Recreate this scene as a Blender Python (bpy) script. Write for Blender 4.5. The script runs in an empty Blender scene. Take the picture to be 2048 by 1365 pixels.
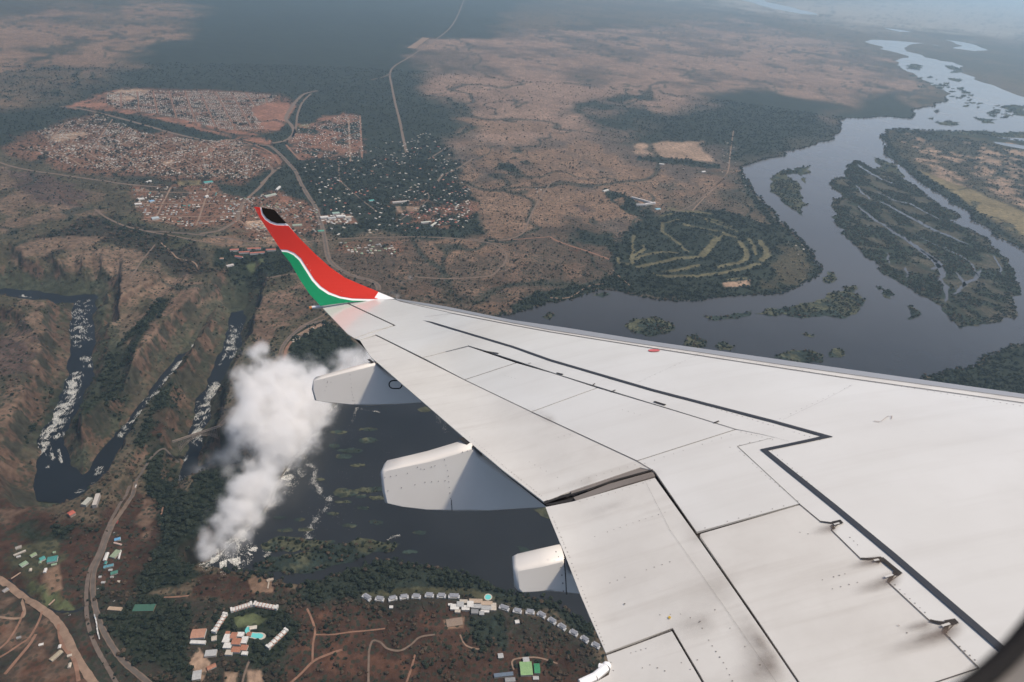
import bpy, bmesh, math, random
import numpy as np
from mathutils import Matrix, Vector, noise as mnoise
random.seed(7); rng = np.random.default_rng(11)
S = bpy.context.scene
COL = S.collection

# ------------------------------------------------------------------ camera
PITCH, ROLL, ALT, FOC = math.radians(30.5), math.radians(5.0), 1500.0, 1365.0
_fw = np.array([0, math.cos(PITCH), -math.sin(PITCH)])
_u0 = np.array([0, math.sin(PITCH), math.cos(PITCH)])
_r0 = np.array([1.0, 0, 0])
_rt = math.cos(ROLL)*_r0 + math.sin(ROLL)*_u0
_up = -math.sin(ROLL)*_r0 + math.cos(ROLL)*_u0
CAMM = np.stack([_rt, _up, -_fw], axis=1)
CAMP = np.array([0, 0, ALT])
cam = bpy.data.cameras.new('camera'); camo = bpy.data.objects.new('camera', cam); COL.objects.link(camo)
cam.sensor_width = 36.0; cam.lens = 36.0*FOC/2048.0
cam.clip_start = 0.02; cam.clip_end = 400000
cam.dof.use_dof = True; cam.dof.focus_distance = 14.0; cam.dof.aperture_fstop = 7.0
m4 = Matrix.Identity(4)
for i in range(3):
    for j in range(3): m4[i][j] = CAMM[i, j]
m4[2][3] = ALT
camo.matrix_world = m4
S.camera = camo

# ------------------------------------------------------------------ light
SUN_AZ, SUN_EL = math.radians(90), math.radians(61)      # clockwise from +Y, elevation
wd = bpy.data.worlds.new('World'); S.world = wd; wd.use_nodes = True
nt = wd.node_tree; nt.nodes.clear()
sk = nt.nodes.new('ShaderNodeTexSky'); sk.sky_type = 'NISHITA'; sk.sun_disc = False
sk.sun_elevation = SUN_EL; sk.sun_rotation = SUN_AZ; sk.altitude = 900; sk.air_density = 0.75; sk.dust_density = 5.0; sk.ozone_density = 0.5
bg = nt.nodes.new('ShaderNodeBackground'); bg.inputs['Strength'].default_value = 0.15
wo = nt.nodes.new('ShaderNodeOutputWorld')
nt.links.new(sk.outputs[0], bg.inputs[0]); nt.links.new(bg.outputs[0], wo.inputs[0])
sl = bpy.data.lights.new('sun', 'SUN'); sl.energy = 3.8; sl.angle = math.radians(4.0); sl.color = (1.0, 0.89, 0.75)
so = bpy.data.objects.new('sun', sl); COL.objects.link(so)
sd = Vector((math.sin(SUN_AZ)*math.cos(SUN_EL), math.cos(SUN_AZ)*math.cos(SUN_EL), math.sin(SUN_EL)))
so.rotation_euler = sd.to_track_quat('Z', 'Y').to_euler(); so.location = (0, 0, 1600)
S.view_settings.view_transform = 'Standard'; S.view_settings.look = 'None'
S.view_settings.exposure = 0.0; S.view_settings.gamma = 1.0; S.view_settings.use_curve_mapping = False
S.render.engine = 'CYCLES'
cy = S.cycles
cy.use_denoising = True; cy.max_bounces = 12; cy.diffuse_bounces = 2; cy.glossy_bounces = 2
cy.transmission_bounces = 2; cy.volume_bounces = 10; cy.transparent_max_bounces = 8
cy.volume_step_rate = 2.0; cy.volume_max_steps = 128; cy.caustics_reflective = False; cy.caustics_refractive = False

# ------------------------------------------------------------------ helpers
def ray(u, v):
    u = np.asarray(u, float); v = np.asarray(v, float)
    d = np.stack([(u-1024)/FOC, (682.5-v)/FOC, -np.ones_like(u)], axis=-1)
    return d @ CAMM.T
def gnd(u, v, z=0.0):
    """a photograph pixel (2048 x 1365) as a point of the horizontal plane at height z"""
    d = ray(u, v); t = (z-ALT)/d[..., 2]
    return CAMP + d*t[..., None]
def G(pts, z=0.0):
    a = np.array(pts, float); return gnd(a[:, 0], a[:, 1], z)

def h2(ix, iy, s):
    n = (ix.astype(np.int64)*374761393 + iy.astype(np.int64)*668265263 + s*974711) & 0xffffffff
    n = ((n ^ (n >> 13))*1274126177) & 0xffffffff
    return ((n ^ (n >> 16)) & 0xffff)/65535.0
def vn(x, y, s=0):
    ix = np.floor(x); iy = np.floor(y); fx = x-ix; fy = y-iy
    fx = fx*fx*(3-2*fx); fy = fy*fy*(3-2*fy)
    a = h2(ix, iy, s); b = h2(ix+1, iy, s); c = h2(ix, iy+1, s); d = h2(ix+1, iy+1, s)
    return (a*(1-fx)+b*fx)*(1-fy) + (c*(1-fx)+d*fx)*fy
def fbm(x, y, sc, o=4, s=0, g=0.5):
    r = 0; a = 1; t = 0
    for k in range(o):
        r = r + a*vn(x/sc*2**k+17.3*k, y/sc*2**k-9.1*k, s+k*31); t += a; a *= g
    return r/t
def sstep(a, b, x):
    t = np.clip((x-a)/(b-a), 0, 1); return t*t*(3-2*t)
def segdist(x, y, P, closed=False):
    """distance to a polyline, parameter (index + fraction) of the nearest point"""
    n = len(P); best = np.full(x.shape, 1e18); par = np.zeros(x.shape)
    for i in range(n if closed else n-1):
        ax, ay = P[i][:2]; bx, by = P[(i+1) % n][:2]
        dx, dy = bx-ax, by-ay; L = dx*dx+dy*dy+1e-9
        t = np.clip(((x-ax)*dx+(y-ay)*dy)/L, 0, 1)
        d = (x-ax-t*dx)**2+(y-ay-t*dy)**2
        k = d < best; best = np.where(k, d, best); par = np.where(k, i+t, par)
    return np.sqrt(best), par
def inside(x, y, P):
    r = np.zeros(x.shape, bool); n = len(P)
    for i in range(n):
        ax, ay = P[i][:2]; bx, by = P[(i+1) % n][:2]
        if ay == by: continue
        c = ((ay > y) != (by > y)) & (x < (bx-ax)*(y-ay)/(by-ay)+ax)
        r ^= c
    return r
def sdist(x, y, P):
    d, _ = segdist(x, y, P, True)
    return np.where(inside(x, y, P), -d, d)

def tag(o, label=None, cat=None, group=None, kind=None):
    if label: o['label'] = label
    if cat: o['category'] = cat
    if group: o['group'] = group
    if kind: o['kind'] = kind
    return o
def link(name, me, mat=None, parent=None):
    o = bpy.data.objects.new(name, me); COL.objects.link(o)
    if mat is not None and not me.materials:
        for m in (mat if isinstance(mat, (list, tuple)) else [mat]): me.materials.append(m)
    if parent is not None: o.parent = parent
    return o
def empty(name, loc, rz=0):
    o = bpy.data.objects.new(name, None); COL.objects.link(o); o.location = loc; o.rotation_euler = (0, 0, rz); o.empty_display_size = 1
    return o
def mesh_np(name, V, F, smooth=False):
    """V (n,3), F (m,k) all the same k"""
    me = bpy.data.meshes.new(name); V = np.asarray(V, np.float32); F = np.asarray(F, np.int32)
    me.vertices.add(len(V)); me.vertices.foreach_set('co', V.ravel())
    k = F.shape[1]; me.loops.add(F.size); me.loops.foreach_set('vertex_index', F.ravel())
    me.polygons.add(len(F)); me.polygons.foreach_set('loop_start', np.arange(0, F.size, k, dtype=np.int32))
    me.polygons.foreach_set('loop_total', np.full(len(F), k, np.int32))
    me.polygons.foreach_set('use_smooth', np.full(len(F), smooth))
    me.update(calc_edges=True); return me
def colattr(me, C, name='Col', dom='POINT'):
    a = me.color_attributes.new(name, 'FLOAT_COLOR', dom)
    c = np.ones((len(C), 4), np.float32); c[:, :C.shape[1]] = C; a.data.foreach_set('color', c.ravel())

# ------------------------------------------------------------------ materials
def mat(name, col=(.5, .5, .5), rough=.7, metal=0, coat=0, spec=.5):
    m = bpy.data.materials.new(name); m.use_nodes = True
    b = m.node_tree.nodes['Principled BSDF']
    b.inputs['Base Color'].default_value = (*col, 1); b.inputs['Roughness'].default_value = rough
    b.inputs['Metallic'].default_value = metal; b.inputs['Coat Weight'].default_value = coat
    b.inputs['Coat Roughness'].default_value = .06
    b.inputs['Specular IOR Level'].default_value = spec
    return m
class N:
    def __init__(s, m): s.t = m.node_tree; s.b = s.t.nodes['Principled BSDF']
    def n(s, k, **kw):
        x = s.t.nodes.new(k)
        for a, b in kw.items():
            if a.startswith('_'): setattr(x, a[1:], b)
            else:
                x.inputs[a.replace('__', ' ')].default_value = b
        return x
    def l(s, a, b): s.t.links.new(a, b)
    def mix(s, f, a, b, mode='MIX'):
        x = s.t.nodes.new('ShaderNodeMix'); x.data_type = 'RGBA'; x.blend_type = mode; x.clamp_result = False
        for i, v in ((0, f), (6, a), (7, b)):
            if hasattr(v, 'node'): s.l(v, x.inputs[i])
            else: x.inputs[i].default_value = v if i == 0 else (*v, 1)
        return x.outputs[2]
    def ramp(s, src, a, b, lo=0., hi=1.):
        x = s.t.nodes.new('ShaderNodeMapRange'); x.inputs[1].default_value = a; x.inputs[2].default_value = b
        x.inputs[3].default_value = lo; x.inputs[4].default_value = hi; s.l(src, x.inputs[0]); return x.outputs[0]
    def math(s, op, a, b=0.):
        x = s.t.nodes.new('ShaderNodeMath'); x.operation = op
        for i, v in ((0, a), (1, b)):
            if hasattr(v, 'node'): s.l(v, x.inputs[i])
            else: x.inputs[i].default_value = v
        return x.outputs[0]
    def pos(s, sc=(1, 1, 1)):
        g = s.t.nodes.new('ShaderNodeNewGeometry'); mp = s.t.nodes.new('ShaderNodeMapping'); mp.inputs['Scale'].default_value = sc
        s.l(g.outputs['Position'], mp.inputs[0]); return mp.outputs[0]
    def noise(s, vec, scale, det=3, rough=.55):
        x = s.t.nodes.new('ShaderNodeTexNoise'); x.inputs['Scale'].default_value = scale; x.inputs['Detail'].default_value = det
        x.inputs['Roughness'].default_value = rough
        if vec is not None: s.l(vec, x.inputs['Vector'])
        return x.outputs['Fac']

def ground_material(name):
    m = mat(name, rough=1.0, spec=.1); q = N(m)
    at = q.t.nodes.new('ShaderNodeVertexColor'); at.layer_name = 'Col'
    dn = q.t.nodes.new('ShaderNodeVertexColor'); dn.layer_name = 'Bush'
    sp = q.t.nodes.new('ShaderNodeSeparateColor'); q.l(dn.outputs[0], sp.inputs[0])
    P = q.pos()
    n1 = q.noise(P, 1/160, 4); n2 = q.noise(P, 1/26, 3, .6); n3 = q.noise(P, 1/900, 3)
    v1 = q.ramp(n1, .3, .7, .72, 1.3); v2 = q.ramp(n2, .3, .7, .6, 1.42); v3 = q.ramp(n3, .3, .7, .85, 1.15)
    vv = q.math('MULTIPLY', q.math('MULTIPLY', v1, v2), v3)
    cc = q.t.nodes.new('ShaderNodeVectorMath'); cc.operation = 'SCALE'
    q.l(at.outputs[0], cc.inputs[0]); q.l(vv, cc.inputs['Scale'])
    # bushes too small to model: round dark dots whose number follows the Bush layer
    vo = q.t.nodes.new('ShaderNodeTexVoronoi'); vo.inputs['Scale'].default_value = 1/13; vo.voronoi_dimensions = '2D'
    q.l(P, vo.inputs['Vector'])
    sc = q.t.nodes.new('ShaderNodeSeparateColor'); q.l(vo.outputs['Color'], sc.inputs[0])
    present = q.math('LESS_THAN', sc.outputs[0], sp.outputs[0])
    dot = q.ramp(vo.outputs['Distance'], .32, .48, 1, 0)
    f = q.math('MULTIPLY', present, dot)
    f = q.math('MULTIPLY', f, q.ramp(n1, .35, .6, .45, .95))
    c = q.mix(f, cc.outputs[0], (.026, .031, .022))
    q.l(c, q.b.inputs['Base Color'])
    bp = q.n('ShaderNodeBump', Strength=.7, Distance=6.0); q.l(n2, bp.inputs['Height']); q.l(bp.outputs[0], q.b.inputs['Normal'])
    return m
M_GROUND = ground_material('ground_cover')

def water_material(name, col, rough, bump):
    m = mat(name, col, rough, spec=.5); q = N(m)
    q.b.inputs['IOR'].default_value = 1.33
    P = q.pos(); a = q.noise(P, 1/14, 4, .6); b = q.noise(P, 1/420, 3)
    cc = q.mix(q.ramp(b, .35, .65), tuple(c*.8 for c in col), tuple(c*1.3 for c in col))
    if name == 'river_water':      # dark basalt bed above the falls; upstream paler, sky sheen painted into the colour
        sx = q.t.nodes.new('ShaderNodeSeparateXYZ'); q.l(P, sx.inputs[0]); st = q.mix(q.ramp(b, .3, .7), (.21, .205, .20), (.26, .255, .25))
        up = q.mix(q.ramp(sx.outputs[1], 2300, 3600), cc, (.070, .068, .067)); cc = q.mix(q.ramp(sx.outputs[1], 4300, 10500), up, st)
    q.l(cc, q.b.inputs['Base Color'])
    q.l(q.ramp(b, .3, .7, rough*.75, rough*1.35), q.b.inputs['Roughness'])
    bp = q.n('ShaderNodeBump', Strength=bump, Distance=.6); q.l(a, bp.inputs['Height']); q.l(bp.outputs[0], q.b.inputs['Normal'])
    return m
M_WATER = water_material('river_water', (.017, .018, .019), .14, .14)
M_GORGE = water_material('gorge_water', (.011, .014, .018), .5, .5)
M_GORGE.node_tree.nodes['Principled BSDF'].inputs['Specular IOR Level'].default_value = .22
M_SHALLOW = water_material('shallow_water', (.07, .075, .065), .35, .2)
def foam_material():
    m = mat('foam', (.5, .49, .44), .8); q = N(m)
    n = q.noise(q.pos(), 1/5, 3); q.l(q.mix(q.ramp(n, .3, .7), (.42, .41, .37), (.75, .73, .66)), q.b.inputs['Base Color']); return m
M_FOAM = foam_material()
def noisy(name, c1, c2, scale, rough=.9, **k):
    m = mat(name, c1, rough, **k); q = N(m)
    n = q.noise(q.pos(), scale, 4); q.l(q.mix(q.ramp(n, .32, .68), c1, c2), q.b.inputs['Base Color']); return m
def leaf(name, c1, c2):
    m = mat(name, c1, .85, spec=.15); q = N(m)
    oi = q.t.nodes.new('ShaderNodeObjectInfo'); n = q.noise(q.pos(), 1/3.0, 3, .7)
    f = q.math('ADD', q.math('MULTIPLY', oi.outputs['Random'], .6), q.math('MULTIPLY', n, .4))
    q.l(q.mix(q.ramp(f, .2, .8), c1, c2), q.b.inputs['Base Color']); return m
M_LEAF = leaf('leaves_dark', (.007, .013, .009), (.026, .033, .021))
M_LEAFB = leaf('leaves_brown', (.034, .026, .018), (.075, .053, .036))
M_BARK = mat('bark', (.12, .09, .07), .9)
def attrmat(name, rough=.7):
    m = mat(name, rough=rough); q = N(m)
    at = q.t.nodes.new('ShaderNodeVertexColor'); at.layer_name = 'Col'
    n = q.noise(q.pos(), 1/2.5, 3)
    q.l(q.mix(q.ramp(n, .3, .7), (.78, .78, .78), (1.1, 1.08, 1.05)), q.b.inputs['Base Color'])
    x = q.mix(1.0, at.outputs[0], q.mix(q.ramp(n, .3, .7), (.75, .75, .75), (1.12, 1.1, 1.06)), 'MULTIPLY')
    q.l(x, q.b.inputs['Base Color']); return m
M_HOUSE = attrmat('painted_walls_and_roofs')
# ------------------------------------------------------------------ the rivers, traced on the ground
RIVER = [(1030,628),(1080,612),(1150,597),(1200,580),(1260,588),(1310,599),(1350,603),(1400,600),(1480,592),(1560,588),(1600,572),(1632,554),(1643,538),(1625,505),(1600,480),(1580,460),(1555,440),(1530,410),(1505,380),(1490,357),(1482,340),(1495,331),(1550,315),(1620,292),(1668,272),(1680,255),(1676,243),(1690,237),(1750,235),(1820,238),(1826,226),(1845,215),(1868,208),(1890,205),(1898,190),(1860,165),(1830,150),(1800,135),(1796,120),(1800,108),(1760,98),(1735,86),(1745,80),(1790,82),(1848,87),(1815,92),(1812,103),(1850,115),(1880,122),(1905,125),(1920,140),(1950,155),(1990,172),(2048,195),(2120,215),
 (2120,285),(2048,283),(1990,274),(1930,264),(1880,262),(1800,258),(1770,262),(1762,275),(1768,298),(1790,322),(1820,348),(1860,378),(1900,402),(1940,425),(1980,458),(2010,482),(2048,500),(2150,560),(2200,640),(2150,700),(2048,688),(2000,705),(1950,735),(1890,745),(1850,755),(1700,860),(1500,1000),(1330,1120),(1290,1230),(1240,1290),(1195,1262),(1175,1250),(1147,1233),(1110,1212),(1078,1199),(1040,1192),(1000,1178),(960,1160),(910,1145),(870,1133),(800,1125),(740,1130),(690,1146),(640,1160),(600,1170),(560,1163),(540,1158),(515,1150),(490,1148),(455,1140),(430,1134),(404,1134)]
LIP = [(398,1130),(418,1124),(440,1110),(468,1084),(500,1054),(522,1032),(543,1002),(552,975),(570,945),(590,915),(610,893),(640,855),(665,815),(690,785),(722,748),(765,697)]
WATERS = [[(1480,0),(1500,-6),(1560,10),(1620,24),(1636,30),(1600,28),(1540,16)],
 [(1890,80),(1920,84),(1950,90),(1976,101),(1950,103),(1905,97),(1925,92)],
 [(1768,56),(1800,60),(1824,65),(1800,64)], [(1846,87),(1880,92),(1870,91)],
 [(1985,284),(2048,292),(2140,300),(2140,308),(2048,299),(2000,290)]]
ISL = [[(1545,352),(1560,343),(1580,338),(1596,346),(1600,372),(1603,400),(1606,434),(1580,415),(1555,392),(1540,376)],
 [(1588,337),(1623,333),(1622,346),(1611,368),(1606,354),(1592,347)],
 [(1660,370),(1668,358),(1690,350),(1703,326),(1715,321),(1745,337),(1790,352),(1850,387),(1900,421),(1960,470),(2000,510),(2030,550),(2043,590),(2036,625),(2000,645),(1960,650),(1920,659),(1900,640),(1882,612),(1840,592),(1800,567),(1760,532),(1720,500),(1690,460),(1675,430),(1664,408)],
 [(1745,314),(1765,320),(1800,343),(1809,356),(1782,351),(1752,336)],
 [(1508,628),(1550,618),(1600,607),(1648,598),(1662,586),(1700,583),(1720,592),(1726,610),(1712,630),(1690,638),(1650,632),(1600,637),(1540,634)],
 [(1405,632),(1440,634),(1480,627),(1505,619),(1503,628),(1470,639),(1430,643)],
 [(1645,556),(1655,543),(1670,545),(1673,560),(1660,568),(1648,566)], [(1752,574),(1762,572),(1768,580),(1756,580)],
 [(1765,582),(1778,578),(1790,590),(1780,599),(1767,594)], [(1813,612),(1830,611),(1830,636),(1815,640)],
 [(1685,575),(1712,572),(1716,580),(1690,583)],
 [(1248,652),(1270,638),(1305,635),(1335,644),(1352,655),(1335,668),(1300,674),(1262,664)],
 [(1366,690),(1372,672),(1392,668),(1410,680),(1412,694),(1385,698)], [(1430,694),(1448,684),(1470,694),(1460,702),(1440,702)],
 [(1548,716),(1575,704),(1620,702),(1648,712),(1645,726),(1600,728)], [(1655,708),(1675,697),(1690,703),(1680,716),(1660,716)],
 [(1602,668),(1635,671),(1620,676)], [(1082,634),(1098,626),(1112,631),(1100,640)], [(1186,592),(1205,585),(1220,588),(1205,596)],
 [(1868,245),(1890,242),(1920,246),(1915,251),(1885,251)], [(1945,234),(1965,238),(1995,240),(1990,248),(1965,247)],
 [(1811,132),(1825,127),(1846,133),(1840,141),(1815,138)], [(1890,133),(1905,131),(1915,146),(1900,146)], [(1885,264),(1940,262),(2048,264),(2120,270),(2120,280),(2048,277),(1960,272),(1910,268)],
 [(1915,176),(1925,175),(1934,188),(1924,187)], [(1866,222),(1878,218),(1880,224),(1870,226)], [(1855,237),(1868,235),(1866,240)],
 [(2005,215),(2030,210),(2060,215),(2060,235),(2025,230)],[(1895,156),(1925,160),(1920,165)],
 [(508,1136),(530,1118),(575,1108),(630,1104),(680,1088),(722,1077),(765,1086),(802,1088),(785,1104),(735,1112),(690,1128),(640,1142),(575,1151),(525,1150)],
 [(520,1092),(545,1078),(575,1074),(620,1082),(672,1083),(650,1097),(600,1101),(550,1104)],
 [(1030,1092),(1048,1096),(1080,1112),(1090,1125),(1060,1115),(1040,1104)], [(1060,1018),(1090,1016),(1125,1030),(1120,1048),(1090,1036)],
 [(515,1030),(528,1022),(532,1030),(520,1038)]]
for (cu, cv, w, h) in [(675,865,22,4),(735,860,20,4),(737,882,20,6),(668,893,12,5),(700,902,26,5),(688,914,20,5),(716,932,16,4),(692,985,28,9),(745,980,36,6),(722,994,12,5),(760,996,24,4),(690,1005,18,3),(726,1017,14,4),(752,1046,16,4),(600,1040,12,4),(560,1036,14,3),(840,1066,16,5),(820,1105,16,4),(640,960,10,3),(610,1060,16,4),(850,820,14,6),(665,1028,14,3),(700,1052,18,4),(570,1062,18,4)]:
    ISL.append([(cu+w*math.cos(t)*(.8+.4*random.random()), cv+h*math.sin(t)*(.8+.4*random.random())) for t in np.linspace(0, 2*math.pi, 9)[:-1]])
for k in range(70):      # rocks and reed beds of the braided stretch upstream
    t = random.random(); cu = 1830+t*190+random.uniform(-22, 26); cv = 150+t*85+random.uniform(-6, 14)
    w = random.uniform(2, 8); h = w*random.uniform(.18, .3)
    ISL.append([(cu+w*math.cos(a)*(.7+.6*random.random()), cv+h*math.sin(a)*(.7+.6*random.random())) for a in np.linspace(0, 2*math.pi, 8)[:-1]])

def frac(P, it, amp, closed=True):
    """fractal midpoint displacement of an outline, in metres relative to edge length"""
    P = [np.array(p[:2], float) for p in P]
    for _ in range(it):
        Q = []; n = len(P)
        for i in range(n if closed else n-1):
            a, b = P[i], P[(i+1) % n]; d = b-a; L = np.hypot(*d)
            Q.append(a)
            if L > 7:
                nrm = np.array([-d[1], d[0]])
                Q.append((a+b)/2+nrm*random.gauss(0, amp))
        if not closed: Q.append(P[-1])
        P = Q
    return np.array(P)
def poly_obj(name, P, z, m, parent=None, kind='structure', zf=None):
    from mathutils.geometry import tessellate_polygon
    V = [Vector((p[0], p[1], 0)) for p in P]
    T = tessellate_polygon([V])
    zz = np.full(len(P), z) if zf is None else zf
    me = mesh_np(name, np.column_stack([P[:, 0], P[:, 1], zz]), np.array([t if (V[t[1]]-V[t[0]]).cross(V[t[2]]-V[t[0]]).z > 0 else t[::-1] for t in T]))
    o = link(name, me, m, parent)
    if kind: o['kind'] = kind
    return o

RIV = G(RIVER)[:, :2]; LIPW = G(LIP)[:, :2]
RIVALL = np.vstack([RIV, LIPW[1:-1]])
# closing stretch hidden behind the wing
RIVALL = np.vstack([RIVALL, G([(800,680),(900,655),(980,640)])[:, :2]])
RIVF = frac(RIVALL, 3, .07)
ISLW = [G(p)[:, :2] for p in ISL]

# ------------------------------------------------------------------ terrain heights
DEP = 105.0
def chan(pts, z=-DEP): 
    a = np.array(pts, float); w = gnd(a[:, 0], a[:, 1], z); return w[:, :2]
GOR = []   # (polyline, floor half width per vertex, wall width, depth per vertex)
def gorge(pts, hw, wall, dep=None, zproj=-DEP):
    P = chan(pts, zproj); n = len(P)
    GOR.append((P, np.array(hw, float), np.array(wall if hasattr(wall, '__len__') else [wall]*n, float), np.array(dep if dep is not None else [DEP]*n, float)))
    return P
g4 = gorge([(172,598),(165,640),(168,700),(158,760),(128,830),(104,885),(108,950),(125,1000)], [55,60,60,58,50,48,75,92], [60,60,62,62,60,55,60,60])
g5 = gorge([(172,598),(120,602),(60,592),(0,588),(-90,600)], [55,55,50,55,60], [105,110,110,105,90])
g3 = gorge([(125,1000),(160,985),(195,945),(225,890),(270,838),(325,765),(383,682),(420,635),(462,605)], [92,72,50,36,26,22,16,12,8], [60,50,50,50,55,60,60,60,50], [105,105,105,105,105,105,102,85,50])
g2 = gorge([(385,962),(382,925),(395,870),(415,800),(437,740),(463,690),(473,640),(484,590),(489,545)], [40,34,32,34,36,40,44,38,8], [50,50,52,58,60,62,66,80,50], [105,105,105,105,105,105,105,95,5])
g1 = chan([(404,1122),(430,1102),(462,1072),(492,1042),(514,1016),(530,985),(542,955),(562,922),(585,890),(615,850),(645,805),(680,770),(720,725),(750,690)], -50)
_l = LIPW
_d = np.gradient(_l, axis=0); _d /= np.linalg.norm(_d, axis=1)[:, None]
CH = _l + np.column_stack([-_d[:, 1], _d[:, 0]])*62
GOR.append((CH, np.full(len(CH), 26.), np.full(len(CH), 30.), np.full(len(CH), DEP)))
gx = gorge([(510,905),(468,925),(425,935),(395,950)], [30,30,30,32], 45)
CHX = GOR[-1][0]
for a, b, d0, w in [((112,592),(94,527),100,38),((148,598),(152,523),100,36),((196,602),(187,528),100,40),((216,640),(233,528),100,36),((22,590),(6,500),100,60),((75,592),(62,545),60,30),
               ((466,600),(455,545),60,30)]:
    m_ = ((a[0]+b[0])/2, (a[1]+b[1])/2)
    gorge([a, m_, b], [10, 6, 2], [w, w, 34], [d0, d0*.7, 4], -60)
gorge([(176,790),(200,730),(235,660),(290,612),(345,575),(378,550)], [25,35,30,22,14,5], [90,80,75,60,40,25], [85,70,55,42,28,4], -50)
gorge([(20,690),(0,660),(-60,640)], [20,20,20], 60, [20,60,80], -40)
gorge([(335,900),(300,980),(300,1060),(320,1110)], [20,24,20,10], 60, [50,35,18,4], -20)      # wooded gully by the rain forest
gorge([(-20,1150),(60,1193),(118,1216),(160,1216)], [5,5,5,4], 12, [8,8,8,5], 0)   # canal cutting
RIDGES = [gnd(np.array([140.]), np.array([980.]))[0][:2]]

def height(x, y):
    x = np.asarray(x, float); y = np.asarray(y, float); sh = x.shape; x = x.ravel(); y = y.ravel()
    r = np.hypot(x, y); out = np.zeros_like(x)
    k = (y > 700) & (y < 4600) & (x < 900) & (x > -4200)
    if k.any():
        X = x[k]; Y = y[k]
        nx = (fbm(X, Y, 90, 4, 3)-.5)*38; ny = (fbm(X, Y, 90, 4, 9)-.5)*38
        rough = fbm(X, Y, 55, 5, 5, .55)
        h = np.zeros_like(X)
        for gi, (P, hw, wl, dp) in enumerate(GOR):
            b = (X > P[:, 0].min()-260) & (X < P[:, 0].max()+260) & (Y > P[:, 1].min()-260) & (Y < P[:, 1].max()+260)
            if not b.any(): continue
            s = .25 if gi == 4 else 1.0
            d, par = segdist(X[b]+nx[b]*s, Y[b]+ny[b]*s, P)
            idx = np.arange(len(P)); w = np.interp(par, idx, hw); W = np.interp(par, idx, wl); D = np.interp(par, idx, dp)
            if gi != 4: w = w*.70; W = W*1.35
            q = np.clip((d-w)/W, 0, 1)
            if gi == 4:
                prof = 1-sstep(0, 1, q)
            else:
                # talus below, steep cliff in the upper half
                q2 = q+ (rough[b]-.5)*.35*np.sin(np.clip(q, 0, 1)*math.pi)
                prof = 1-(.56*np.clip(q2, 0, 1)**.95+.44*sstep(.55, 1.0, q2))
            hh = -D*prof
            h[b] = np.minimum(h[b], hh)
        h += (rough-.5)*8*np.clip(-h/20, 0, 1)
        # keep the river shelf level
        ins = inside(X, Y, RIVALL)
        h = np.where(ins, np.minimum(h*0-1.0, 0), h)
        # gentle relief of the plateau between the gorges
        rel = (fbm(X, Y, 260, 3, 21)-.5)*16*sstep(0, 200, -X-400)*(~ins)
        out[k] = h+np.where(h > -1, rel*sstep(-1, 0, h), 0)
    return out.reshape(sh)
def H(x, y): return float(height(np.array([x]), np.array([y]))[0])
# ------------------------------------------------------------------ land cover (true colours of soil and plants, linear; one far patch paints haze)
FOREST = (.024,.035,.030); BUSH = (.070,.064,.044); SCRUB = (.090,.070,.055); TAN = (.190,.130,.094); MID = (.150,.110,.083); PALE = (.30,.22,.165)
REDB = (.054,.032,.024); RED = (.215,.115,.082); RED2 = (.092,.050,.035); ROCK = (.13,.092,.07); OLIVE = (.062,.064,.040); GRASS = (.085,.105,.055)
WET = (.014,.022,.014); DARKB = (.038,.034,.028); TOWN = (.165,.092,.064); PURP = (.085,.062,.055); STRAW = (.17,.145,.085)
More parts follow.
